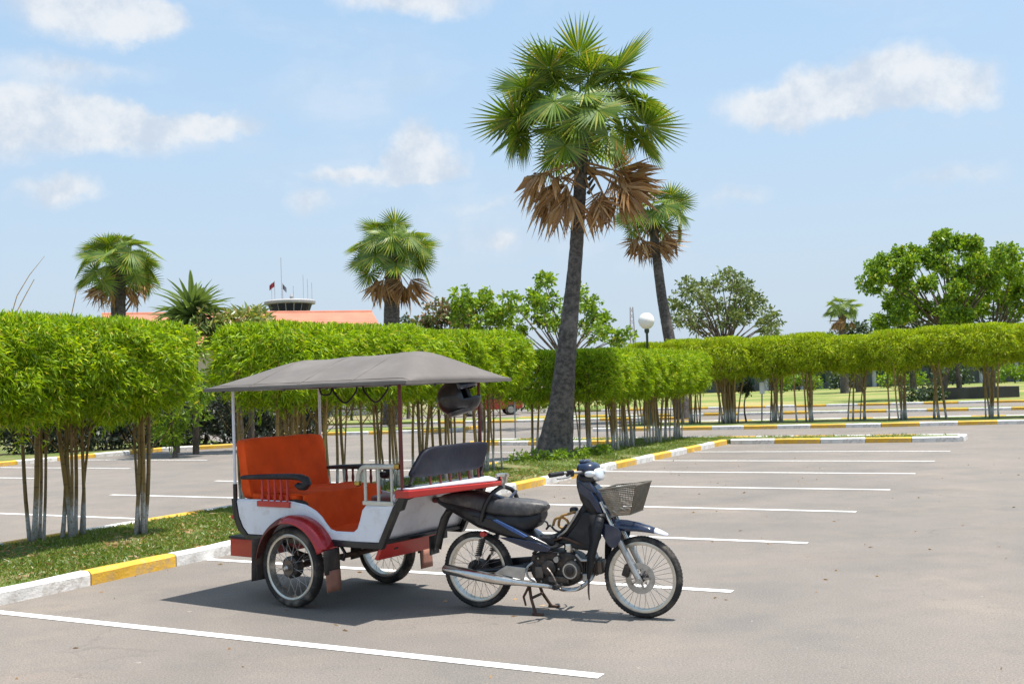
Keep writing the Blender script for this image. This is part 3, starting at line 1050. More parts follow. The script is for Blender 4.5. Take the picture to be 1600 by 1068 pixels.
def frond_matrix(p, dirv, roll, scale):
    x = Vector(dirv).normalized()
    ref = Vector((0, 0, 1))
    z = ref - x * ref.dot(x)
    if z.length < .05:
        z = Vector((random.uniform(-1, 1), random.uniform(-1, 1), 0))
        z = z - x * z.dot(x)
    z.normalize()
    y = z.cross(x)
    m = Matrix((x, y, z)).transposed().to_4x4()
    m = m @ Matrix.Rotation(roll, 4, 'X')
    return Matrix.Translation(p) @ m @ Matrix.Diagonal((scale[0], scale[1], scale[2], 1))


def palm(name, label, base, path, radii, greens, deads, fan_scale, seed, skirt=.2, group='fan palms'):
    """path: trunk centre line in local coordinates; greens / deads: frond directions with length factor"""
    rnd = random.Random(seed)
    random.seed(seed)
    t = thing(name, label, 'palm tree', base, 0, group)
    # ringed trunk
    pts, rs = [], []
    n = 60
    P = [Vector(p) for p in path]
    cum = [0]
    for a, b in zip(P[:-1], P[1:]):
        cum.append(cum[-1] + (b - a).length)
    for k in range(n + 1):
        s = cum[-1] * k / n
        for i in range(len(P) - 1):
            if s <= cum[i + 1] + 1e-6:
                f = (s - cum[i]) / (cum[i + 1] - cum[i])
                break
        p = P[i].lerp(P[i + 1], f)
        r = radii[i] * (1 - f) + radii[i + 1] * f
        pts.append(p)
        rs.append(r * (1 + (.012 if k % 2 else -.008) + rnd.uniform(-.022, .022)))
    MB().tube(pts, rs, 16).build('trunk', M['palm_bark'], t, True)
    hub = P[-1]
    # old leaf bases just under the crown
    lb = MB()
    for k in range(26):
        a = rnd.uniform(0, 6.28)
        h = rnd.uniform(-.6 - skirt, .05) * fan_scale
        rr = radii[-1]
        b0 = hub + Vector((math.cos(a) * rr * .8, math.sin(a) * rr * .8, h))
        lb.tube([b0, b0 + Vector((math.cos(a) * .22, math.sin(a) * .22, .26)) * fan_scale * .8], [.05 * fan_scale, .02], 5)
    b = lb.build('leaf_bases', M['palm_bark'], t)
    b['kind'] = 'stuff'
    for (dx, dy, dz, ln) in greens:
        v = Vector((dx, dy, dz))
        o = link('frond', FAN[rnd.randrange(4)], None, t)
        s = fan_scale
        o.matrix_local = frond_matrix(hub + v.normalized() * radii[-1] * .6 + Vector((0, 0, rnd.uniform(-.15, .12) * s)), v, rnd.uniform(-.8, .8), (s * ln, s * rnd.uniform(.9, 1.08), s))
    for (dx, dy, dz, ln) in deads:
        v = Vector((dx, dy, dz))
        o = link('dead_frond', FAN_DEAD[rnd.randrange(4)], None, t)
        s = fan_scale
        o.matrix_local = frond_matrix(hub + v.normalized() * radii[-1] * .6 + Vector((0, 0, -skirt * s + rnd.uniform(-.15, .15))), v, rnd.uniform(-1.4, 1.4), (s * ln, s * rnd.uniform(.8, 1.1), s))
    return t


# big palm by the hedge: each frond aimed as the photograph shows it; (x, z) from the crown hub in metres, y chosen for depth
fan_xz = [(0.71, 8.6), (1.17, 8.2), (1.68, 8.7), (2.3, 8.7), (2.77, 8.4), (3.17, 8.0), (1.99, 8.1), (1.28, 7.69), (0.18, 7.60), (-0.17, 7.25),
          (0.58, 7.15), (3.06, 7.42), (3.48, 7.35), (2.53, 7.78), (3.45, 6.75), (2.9, 6.60), (0.9, 7.0), (1.81, 7.5), (2.07, 6.9), (0.15, 6.45),
          (1.52, 6.6), (0.3, 8.0), (3.3, 6.3), (2.9, 8.1), (0.05, 6.9), (1.0, 6.3), (2.3, 6.3), (-.25, 7.55), (-.2, 7.0), (.25, 7.9), (-.05, 6.6), (3.55, 7.0), (.9, 8.7), (2.1, 8.9)]
fan_xz = [(x - .04 + (x - 1.66) * .05, z + .30 + (z - 6.85) * .10) for x, z in fan_xz]
hubx, hubz = 1.66, 7.05
greens = []
rg = random.Random(3)
for i, (x, z) in enumerate(fan_xz):
    dx, dz = x - hubx, z - hubz
    rr = math.hypot(dx, dz)
    dy = math.sqrt(max(0.12, 1.5 ** 2 - rr * rr)) * (1 if i % 2 else -1) * rg.uniform(.6, 1)
    greens.append((dx, dy, dz, min(1.5, max(.85, math.sqrt(rr * rr + dy * dy) / 1.38))))
    if i % 4 == 0 or rr < .9:
        q = rg.uniform(.75, .95)
        greens.append((dx * q + rg.uniform(-.25, .25), -dy, dz * q + rg.uniform(-.25, .2), min(1.3, max(.8, math.sqrt(rr * rr + dy * dy) * q / 1.38))))
dead_xz = [(0.72, 5.95), (0.95, 5.6), (1.88, 5.35), (2.39, 6.1), (2.7, 5.8), (2.9, 5.75), (2.35, 4.95), (0.55, 5.9), (1.25, 5.35), (2.5, 6.2), (2.6, 5.5), (1.0, 6.0), (.7, 5.6), (2.85, 6.1), (1.15, 5.7), (2.15, 5.5), (2.75, 5.4)]
deads = []
for i, (x, z) in enumerate(dead_xz):
    dx, dz = x - 1.62, z - 6.3
    deads.append((dx, (.4 if i % 2 else -.5), dz + .05, .80 + .35 * rg.random()))
palm('fan_palm', 'tall fan palm with leaning dark trunk standing behind the motorbike', (0.80, 22.56, VZ - .02),
     [(0, 0, 0), (.04, 0, .25), (.20, 0, 1.1), (.37, 0, 2.4), (.54, 0, 3.6), (.64, 0, 4.4), (.80, 0, 6.0), (.86, 0, 7.05)],
     [.45, .385, .265, .205, .160, .146, .134, .115], greens, deads, 1.0, 8, skirt=.85)


def random_fronds(seed, n, nd, low=-.35):
    r = random.Random(seed)
    gs, ds = [], []
    for i in range(n):
        z = low + (1.0 - low) * ((i + .5) / n)
        a = i * 2.39996 + r.uniform(-.25, .25)
        q = math.sqrt(max(0, 1 - z * z))
        gs.append((q * math.cos(a), q * math.sin(a), z, r.uniform(.85, 1.1)))
    for i in range(nd):
        a = i * 6.283 / max(nd, 1) + r.uniform(-.4, .4)
        ds.append((.75 * math.cos(a), .75 * math.sin(a), r.uniform(-1.0, -.45), r.uniform(.8, 1.05)))
    return gs, ds


gs, ds = random_fronds(4, 24, 9, -.25)
palm('fan_palm', 'slender fan palm behind the big one, with brown dead fronds under its crown', (6.8, 42.9, VZ),
     [(0, 0, 0), (-.2, 0, 1.5), (-.40, 0, 3.04), (-.66, 0, 4.87), (-.84, 0, 6.9), (-.88, 0, 8.1)], [.38, .29, .24, .205, .18, .16], gs, ds, 1.12, 21)
gs, ds = random_fronds(5, 34, 9, -.45)
palm('fan_palm', 'round crowned fan palm above the trailer canopy, dry skirt beside the red roof', (-5.48, 47.5, VZ),
     [(0, 0, 0), (.12, 0, 4.79), (.2, 0, 6.5), (.25, 0, 7.6)], [.42, .36, .33, .32], gs, [(a, b, c - .3, l * 1.15) for a, b, c, l in ds], 1.28, 23)
gs, ds = random_fronds(6, 32, 6, -.6)
palm('fan_palm', 'round fan palm at the far left above the near hedge', (-15.63, 42, VZ),
     [(0, 0, 0), (.05, 0, 5.07), (.1, 0, 6.85)], [.34, .28, .26], gs, ds, 1.08, 24)
gs, ds = random_fronds(7, 22, 5, -.5)
palm('fan_palm', 'small distant fan palm left of the big leafy tree', (26.46, 85, 0),
     [(0, 0, 0), (.05, 0, 3), (.1, 0, 6.7)], [.35, .3, .28], gs, ds, .95, 25)

# ------------------------------------------------------------------ leafy trees and shrubs


def leafy(name, label, cat, base, fork, blobs, leaf, per_blob, clus, mat, bark, r0, seed, group=None, lean=0.0, wid=.5, open_=.6, stems=None, droop=.15):
    """trunk with limbs that run to every leaf mass; leaves sit in rosettes spread through the masses. blobs: (x, y, z, radius) from the base"""
    rng = np.random.default_rng(seed)
    rnd = random.Random(seed)
    t = thing(name, label, cat, base, 0, group)
    tr = MB()
    fk = Vector(fork)
    for st in (stems or [(0, 0)]):
        b0 = Vector((st[0], st[1], -.05))
        tr.tube([b0, b0.lerp(fk, .35) + Vector((rnd.uniform(-.06, .06), 0, 0)), b0.lerp(fk, .7) + Vector((rnd.uniform(-.08, .08), 0, 0)), fk], [r0 * 1.25, r0, r0 * .85, r0 * .7], 9)
    P, Dd = [], []
    for (x, y, z, r) in blobs:
        c = Vector((x, y, z))
        m = fk.lerp(c, .5) + Vector((rnd.uniform(-.2, .2), rnd.uniform(-.2, .2), -.08 * r))
        tr.tube([fk, m, c], [r0 * .55, r0 * .32, r0 * .12], 6)
        for k in range(per_blob):
            v = rng.normal(size=3)
            v /= np.linalg.norm(v)
            rr = r * (open_ + (1 - open_) * rng.random() ** .5) * rng.uniform(.75, 1.05)
            q = np.array([x, y, z]) + v * rr * np.array([1, 1, .85])
            if k % 6 == 0:
                tr.tube([c, Vector(q)], [r0 * .12, r0 * .05], 4, False)
            P.append(np.repeat(q[None], clus, 0))
            dd = rng.normal(size=(clus, 3)) * .8 + v * .7
            dd[:, 2] += .15
            Dd.append(dd)
    tr.build('trunk', bark, t, True)
    P = np.concatenate(P)
    Dd = np.concatenate(Dd)
    P = P + rng.normal(scale=leaf * .25, size=P.shape)
    Ls = leaf * rng.uniform(.6, 1.2, len(P))
    Q = leaf_quads(P, Dd, Ls, Ls * wid * rng.uniform(.8, 1.2, len(P)), rng, .2, droop, .5)
    link('crown', quads_mesh('crown', Q, mat), None, t)
    return t


def blobs_from(pts, base, r, depth, seed, n_extra=0):
    rnd = random.Random(seed)
    out = []
    for (x, z) in pts:
        out.append((x - base[0], rnd.uniform(-depth, depth), z, r * rnd.uniform(.75, 1.2)))
        for k in range(n_extra):
            out.append((x - base[0] + rnd.uniform(-r, r), rnd.uniform(-depth, depth), z + rnd.uniform(-r, r * .6), r * rnd.uniform(.55, .9)))
    return out


GT = 'leafy trees behind the hedges'
leafy('leafy_tree', 'bright green open tree just left of the big palm trunk, left one', 'tree', (-1.2, 40, 0), (0, 0, 2.6),
      blobs_from([(-1.87, 5.0), (-1.5, 4.5), (-.95, 5.15), (-.6, 4.6), (-.19, 4.4), (-1.2, 4.0), (-.5, 3.9), (-1.9, 4.2)], (-1.2, 40), .42, 1.3, 1, 1), .20, 22, 8, M['leaf_bright'], M['bark'], .08, 31, GT, open_=.35)
leafy('leafy_tree', 'bright green open tree behind the big palm trunk, right one', 'tree', (2.0, 40, 0), (0, 0, 2.4),
      blobs_from([(.3, 4.7), (.9, 5.0), (1.25, 5.5), (1.5, 4.8), (2.2, 4.5), (3.05, 4.6), (3.4, 4.0), (3.8, 3.3), (2.5, 5.1), (.8, 4.2), (1.8, 3.9), (2.7, 3.8), (.2, 3.9), (3.2, 3.5)], (2.0, 40), .42, 1.5, 2, 1), .20, 20, 8, M['leaf_bright'], M['bark'], .08, 32, GT, open_=.35)
leafy('leafy_tree', 'sparse greyish tree right of the globe lamp', 'tree', (10.0, 50, 0), (0, 0, 3.0),
      blobs_from([(7.95, 5.3), (8.5, 5.7), (9.16, 5.85), (10.05, 6.2), (10.6, 5.8), (11.26, 5.5), (11.8, 4.9), (12.2, 4.55), (8.2, 4.5), (9.3, 5.0), (10.3, 5.1), (11.0, 4.6), (9.9, 4.4), (8.9, 4.2), (11.7, 4.0)], (10, 50), .60, 1.8, 3, 1), .22, 28, 7, M['leaf_grey'], M['bark'], .11, 33, GT, open_=.3, wid=.42)
big = [(19.9, 7.5), (20.5, 6.7), (21.3, 7.3), (21.9, 7.9), (22.8, 8.3), (23.7, 8.8), (24.8, 8.95), (25.6, 8.2), (26.3, 7.7), (22.5, 6.3), (23.6, 7.4), (24.7, 7.2), (25.6, 6.6), (26.5, 5.9), (21.2, 5.9), (22.3, 5.1), (23.6, 5.9), (24.4, 5.2), (25.4, 5.2), (23.3, 4.6), (21.0, 4.9), (26.6, 6.8)]
leafy('leafy_tree', 'large bright green tree with scattered yellow leaves above the far hedge at right', 'tree', (24.1, 58, 0), (0, 0, 3.4),
      blobs_from(big, (24.1, 58), .80, 2.4, 4, 1), .23, 84, 9, M['leaf_bright'], M['bark'], .14, 34, GT, open_=.10, wid=.5, stems=[(-.75, 0), (.25, 0)])
leafy('leafy_tree', 'green tree cut by the right edge of the photo', 'tree', (27.0, 60, 0), (.2, 0, 3.0),
      blobs_from([(28.2, 7.9), (27.6, 7.0), (28.8, 6.8), (28.0, 5.9), (29.3, 6.1), (27.3, 5.3), (28.6, 5.0)], (27.0, 60), .75, 2.0, 5, 1), .23, 74, 9, M['leaf_bright'], M['bark'], .14, 35, GT, open_=.10)
for i, (x, z, r, lab) in enumerate([(28.6, 6.2, 1.3, 'dark distant tree right of the small far palm'), (33.5, 6.4, 1.5, 'dark distant tree behind the large bright tree'),
                                    (40.0, 7.0, 1.6, 'dark distant tree at the right edge behind the bright trees')]):
    leafy('leafy_tree', lab, 'tree', (x, 88 + i, 0), (0, 0, 2.6),
          [(dx * r, dy * r, z - 1.6 + dz * r, r * .8) for dx, dy, dz in ((-1.2, 0, 0), (0, .5, .6), (1.2, 0, .2), (-.5, -.5, -.6), (.7, .4, -.8), (0, 0, -1.5), (-1.4, .2, -1.3), (1.5, 0, -1.4))],
          .5, 36, 6, M['leaf_dark'], M['bark'], .25, 50 + i, GT, open_=.3)
leafy('flowering_shrub', 'reddish flowering bush between the dry palm skirt and the bright tree', 'shrub', (-2.6, 41, 0), (0, 0, 2.0),
      blobs_from([(-3.5, 4.1), (-3.0, 4.5), (-2.6, 4.75), (-2.1, 4.45), (-1.75, 4.2), (-2.4, 3.7), (-3.3, 3.5), (-1.9, 3.5)], (-2.6, 41), .5, 1.0, 6, 1), .20, 38, 7, M['leaf_red'], M['bark'], .10, 36, open_=.3)
leafy('flowering_shrub', 'low green bush in front of the red roof, left of the dry palm', 'shrub', (-6.0, 60, 0), (0, 0, 2.0),
      blobs_from([(-6.7, 4.9), (-6.0, 5.3), (-5.3, 4.9), (-7.4, 4.7), (-6.1, 4.2)], (-6.0, 60), .6, .8, 7, 1), .24, 34, 7, M['leaf_dark'], M['bark'], .10, 37, open_=.3)
leafy('croton_shrub', 'yellow and pink leaved croton bush under the spiky pandanus', 'shrub', (-8.0, 31, 0), (0, 0, 2.0),
      blobs_from([(-8.75, 3.9), (-8.3, 3.9), (-7.9, 3.8), (-7.45, 3.9), (-7.2, 3.7), (-8.0, 3.6), (-8.6, 3.4), (-7.4, 3.4)], (-8.0, 31), .33, .7, 8, 1), .24, 26, 8, M['leaf_croton'], M['bark'], .07, 38, open_=.3, wid=.34)
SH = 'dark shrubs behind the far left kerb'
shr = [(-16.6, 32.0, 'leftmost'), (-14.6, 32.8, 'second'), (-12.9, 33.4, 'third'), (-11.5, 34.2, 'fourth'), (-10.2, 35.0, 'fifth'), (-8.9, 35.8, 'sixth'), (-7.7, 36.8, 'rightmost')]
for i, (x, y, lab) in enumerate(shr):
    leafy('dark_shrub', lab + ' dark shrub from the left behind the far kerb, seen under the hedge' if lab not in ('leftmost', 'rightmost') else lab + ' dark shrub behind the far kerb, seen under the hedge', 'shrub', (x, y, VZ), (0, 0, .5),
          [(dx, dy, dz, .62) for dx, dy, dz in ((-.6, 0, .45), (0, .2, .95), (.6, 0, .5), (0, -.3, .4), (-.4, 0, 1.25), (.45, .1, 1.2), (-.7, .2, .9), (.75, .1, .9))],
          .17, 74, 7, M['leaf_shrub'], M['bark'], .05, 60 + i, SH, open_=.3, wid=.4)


def pandanus(base, head, n, L, label, seed):
    rnd = random.Random(seed)
    t = thing('pandanus_plant', label, 'plant', base, 0, 'spiky pandanus plants')
    MB().tube([(0, 0, 0), (.05, 0, head * .5), (0, 0, head)], [.10, .08, .07], 8).build('stem', M['bark'], t, True)
    blade = MB()
    rows = []
    for k in range(7):
        s = k / 6
        wd = .075 * (1 - s) ** .6 + .003
        x, z = s, -.18 * s ** 2.4
        rows.append([(x, -wd, z + wd * .8), (x, 0, z), (x, wd, z + wd * .8)])
    blade.grid(rows)
    me = blade.mesh('blade')
    me.materials.append(M['leaf_dark2'])
    for k in range(n):
        z = -.55 + 1.53 * ((k + .5) / n)
        a = k * 2.39996
        q = math.sqrt(max(0, 1 - z * z))
        o = link('blade', me, None, t)
        s = L * rnd.uniform(.8, 1.1)
        o.matrix_local = frond_matrix(Vector((0, 0, head - rnd.uniform(0, .5))), (q * math.cos(a), q * math.sin(a), z), rnd.uniform(-.3, .3), (s, s * 1.1, s))
    return t


M['leaf_dark2'] = leaf_mat('pandanus_leaf', [(0.0, (0.075, 0.135, 0.05)), (0.6, (0.15, 0.22, 0.06)), (1.0, (0.20, 0.22, 0.06))], 0.30, 0.02, 0.6)
pandanus((-9.32, 31, 0), 4.30, 120, 1.25, 'tall spiky pandanus rising over the gap in the hedge', 1)
pandanus((-7.85, 31.6, 0), 3.95, 70, 1.0, 'smaller spiky pandanus to the right of the tall one', 2)
pandanus((-10.2, 32, 0), 3.75, 70, .95, 'low spiky pandanus to the left of the tall one', 3)

leafy('gap_bush', 'yellow green bush seen in the gap between the two near hedges', 'shrub', (-9.5, 29.6, 0), (0, 0, .8),
      [(-.6, 0, 2.0, .6), (.1, .1, 2.5, .65), (.7, 0, 2.0, .6), (-.2, 0, 3.0, .55), (.5, .1, 3.05, .5), (-.7, 0, 1.3, .6), (.5, -.1, 1.3, .6), (-.1, 0, .7, .5)], .2, 60, 7, M['leaf_bright'], M['bark'], .06, 77, open_=.3, wid=.3)
# leafy plants round the big palm's foot
for i, (x, y, s) in enumerate([(1.25, 22.0, .45), (.2, 21.6, .4), (1.7, 22.6, .35), (.75, 21.7, .35)]):
    leafy('foot_plant', ['leafy weed at the right of the big palm foot', 'leafy weed at the left of the big palm foot', 'leafy weed furthest right of the big palm foot', 'leafy weed right before the big palm foot'][i], 'plant', (x, y, VZ), (0, 0, .08),
          [(-.2, 0, .08, .15), (.15, 0, .12, .17), (0, -.1, .07, .15)], .09, 20, 6, M['leaf_bright'], M['bark'], .012, 80 + i, 'leafy weeds at the foot of the big palm', open_=.2, wid=.4)

# ------------------------------------------------------------------ grass on the island (nobody could count it)


def grass(name, regions, mat, seed):
    rng = np.random.default_rng(seed)
    allq = []
    for (d0, d1, n0, n1, count, h, thr) in regions:
        d = rng.uniform(d0, d1, count)
        n = rng.uniform(n0, n1, count)
        f = np.sin(d * 2.1 + 1.3) * np.cos(n * 2.7 + d * .8) + .7 * np.sin(d * 5.3 + n * 4.1) + rng.normal(scale=.5, size=count)
        keep = f > thr
        bare = ((d - 4.9) / .85) ** 2 + ((n + 6.05) / .5) ** 2 < 1
        keep &= ~(bare & (rng.random(count) < .93))
        d, n = d[keep], n[keep]
        k = len(d)
        xy = np.stack([P0.x + D2.x * d + N2.x * n, P0.y + D2.y * d + N2.y * n, np.full(k, VZ - .005)], axis=1)
        dr = rng.normal(scale=.55, size=(k, 3))
        dr[:, 2] = rng.uniform(.35, 1.1, k)
        L = h * rng.uniform(.5, 1.4, k)
        allq.append(leaf_quads(xy, dr, L, np.minimum(.011, L * .17) * rng.uniform(.7, 1.4, k), rng, .1, .25, .35))
    o = link(name, quads_mesh(name, np.concatenate(allq), mat))
    tag(o, 'short patchy grass growing on the kerbed tree island', 'grass', kind='stuff')
    return o


grass('grass', [(-.5, 6, -8.0, -5.6, 80000, .06, -.6), (6, 13, -8.0, -5.6, 26000, .07, -.1), (13, 21, -8.0, -5.6, 26000, .09, -.3), (20.9, 21.8, -12, -.4, 5000, .10, -.2)], M['grass'], 2)
_r = np.random.default_rng(9)
k = 2600
dd_, nn_ = _r.uniform(-.3, 12, k), _r.uniform(-8.0, -5.56, k)
xy = np.stack([P0.x + D2.x * dd_ + N2.x * nn_, P0.y + D2.y * dd_ + N2.y * nn_, np.full(k, VZ + .012)], axis=1)
dr = _r.normal(size=(k, 3))
dr[:, 2] *= .12
o = link('leaf_litter', quads_mesh('leaf_litter', leaf_quads(xy, dr, _r.uniform(.05, .12, k), _r.uniform(.012, .025, k), _r, .1), M['palm_dead']))
tag(o, 'dry fallen bamboo leaves scattered over the grass island', 'leaf litter', kind='stuff')

k = 260
dd_, nn_ = _r.uniform(-4, 16, k), -5.4 + 9.5 * _r.random(k) ** 1.6
xy = np.stack([P0.x + D2.x * dd_ + N2.x * nn_, P0.y + D2.y * dd_ + N2.y * nn_, np.full(k, .006)], axis=1)
dr = _r.normal(size=(k, 3))
dr[:, 2] *= .10
o = link('tarmac_litter', quads_mesh('tarmac_litter', leaf_quads(xy, dr, _r.uniform(.018, .06, k), _r.uniform(.008, .022, k), _r, .12), M['palm_dead']))
tag(o, 'dry leaf scraps and grit lying on the tarmac', 'litter', kind='stuff')

# ------------------------------------------------------------------ small things in the distance


def lamp_post():
    t = thing('globe_lamp', 'white globe lamp on a dark green pole left of the slender palm trunk', 'lamp', (4.72, 37, 0))
    MB().lathe([(0, 0), (.14, 0), (.13, .08), (.07, .16), (.05, .5), (.042, 3.3), (.085, 3.36), (.085, 3.46), (0, 3.46)], axis='z', seg=14).build('pole', M['green_pole'], t, True)
    MB().lathe([(.02, 0), (.14, .04), (.24, .14), (.29, .29), (.24, .45), (.14, .55), (0, .58)], (0, 0, 3.45), 'z', 20).build('globe', M['glass_white'], t, True)


lamp_post()


def red_car():
    t = thing('parked_car', 'small red hatchback parked beyond the kerbs, seen left of the palm trunk', 'car', (-1.45, 61, 0), rad(8))
    prof = [(-1.85, .35), (-1.88, .72), (-1.6, .86), (-1.35, 1.35), (-.9, 1.46), (.2, 1.46), (.85, .98), (1.6, .88), (1.85, .7), (1.85, .35)]
    MB().prism(prof, -.78, .78).build('body', M['car_red'], t, bevel=.09, seg=3)
    for s in (-1, 1):
        MB().prism([(-1.25, .93), (-1.05, 1.34), (-.3, 1.37), (-.3, .93)], s * .785, s * .80).build('side_window', M['pane_dark'], t)
        MB().prism([(-.2, .93), (-.2, 1.37), (.18, 1.37), (.66, .95)], s * .785, s * .80).build('side_window', M['pane_dark'], t)
        for x in (-1.15, 1.15):
            wh = MB().lathe([(0, -.09), (.30, -.09), (.31, 0), (.30, .09), (0, .09)], (x, s * .72, .31), 'y', 20).build('wheel', M['tyre'], t, True)
            MB().lathe([(0, -.1), (.19, -.1), (.19, .1), (0, .1)], (x, s * .73, .31), 'y', 16).build('rim', M['steel'], wh)
        MB().box((1.83, s * .55, .72), (.1, .3, .14)).build('headlight', M['lens'], t, bevel=.02)
    m = Matrix.Rotation(rad(-37), 4, 'Y')
    MB().box((.58, 0, 1.23), (.02, 1.25, .55), Matrix.Rotation(rad(-54), 3, 'Y')).build('windscreen', M['pane_dark'], t)


red_car()


def round_sign():
    t = thing('road_sign', 'thin grey post with a small red and white sign left of the palm', 'sign', (0.0, 31.35, VZ - .01))
    MB().tube([(0, 0, 0), (.02, 0, 1.62)], .022, 8).build('post', M['grey_post'], t)
    s = MB().lathe([(0, -.012), (.135, -.012), (.135, .012), (0, .012)], (.02, -.03, 1.55), 'y', 20).build('sign_plate', M['sign_red'], t)
    MB().box((.02, -.046, 1.55), (.17, .008, .05)).build('white_bar', M['sign_white'], s)


round_sign()


def white_sign():
    t = thing('roadside_sign', 'small white upright sign on a post behind the far bamboo row', 'sign', (8.45, 36.4, VZ - .01))
    MB().tube([(0, 0, 0), (.05, 0, 1.0)], .025, 8).build('post', M['grey_post'], t)
    MB().box((.05, -.03, 1.35), (.17, .03, .75)).build('sign_plate', M['sign_white'], t, bevel=.01)
    MB().box((.05, -.05, 1.5), (.13, .008, .25)).build('blue_panel', M['blue_stripe'], t)


white_sign()


def planter():
    t = thing('garden_planter', 'low dark walled planter round the tree trunks on the lawn', 'planter', (24.4, 57.0, VZ - .02), rad(2))
    for (c, s) in (((0, -1.0, .3), (4.4, .2, .62)), ((0, 1.3, .3), (4.4, .2, .62)), ((-2.1, .15, .3), (.2, 2.1, .62)), ((2.1, .15, .3), (.2, 2.1, .62))):
        MB().box(c, s).build('planter_wall', M['planter'], t, bevel=.02)
    MB().box((0, .15, .27), (3.98, 2.1, .5)).build('soil', M['verge'], t)


planter()
leafy('round_shrub', 'low dark green shrub at the left end of the dark planter', 'shrub', (20.9, 54.6, VZ), (0, 0, .3),
      [(-.6, 0, .4, .5), (.2, 0, .45, .55), (.9, 0, .35, .45)], .2, 40, 7, M['leaf_dark'], M['bark'], .05, 90, open_=.3)
leafy('round_shrub', 'dark clipped ball shrub left of the white upright sign', 'shrub', (8.1, 37.2, VZ), (0, 0, .9),
      [(0, 0, 1.25, .28), (.05, 0, 1.1, .25)], .1, 40, 7, M['leaf_shrub'], M['bark'], .03, 91, open_=.3)
for i, (x, w_, lab) in enumerate([(29, 3.2, 'leftmost'), (34.5, 2.4, 'second from left'), (39.5, 3.4, 'third from left'), (45.5, 2.6, 'fourth from left'), (51, 3.2, 'fifth from left'), (57, 3.0, 'rightmost')]):
    leafy('lawn_bush', 'round bush before the far low building, ' + lab, 'shrub', (x, 108 + (i % 2) * 2, 0), (0, 0, .6), [(dx * w_ * .45, 0, .9 + dz, 1.0) for dx, dz in ((-1, 0), (-.4, .5), (.3, .3), (1, 0))],
          .34, 44, 6, M['leaf_dark' if i % 2 else 'leaf_bright'], M['bark'], .08, 195 + i, 'bushes before the far low building', open_=.3)
# ragged foliage that shows between the trunks, beyond the lots
for i, (x, y, lab) in enumerate([(-17.5, 44, 'far green bush behind the left hedge trunks, left one'), (-13.5, 47, 'far green bush behind the left hedge trunks, right one'), (-9.5, 62, 'far bush beneath the red roofed building'),
                                 (-2.0, 66, 'far bush behind the red car'), (3.6, 63, 'far bush right of the red car')]):
    leafy('far_bush', lab, 'shrub', (x, y, 0), (0, 0, .6), [(dx, dy, dz, .9) for dx, dy, dz in ((-1.4, 0, .9), (0, .3, 1.5), (1.4, 0, 1.0), (2.4, 0, .8), (-2.3, .2, .9), (.6, 0, 2.1), (-.7, 0, 2.0))],
          .3, 40, 6, M['leaf_dark' if i % 2 else 'leaf_bright'], M['bark'], .08, 95 + i, 'far bushes seen between the trunks', open_=.3)

# ------------------------------------------------------------------ wheels


def torus_prof(R, rx, ry, n=14):
    return [(R + rx * math.cos(2 * math.pi * i / n), ry * math.sin(2 * math.pi * i / n)) for i in range(n)]


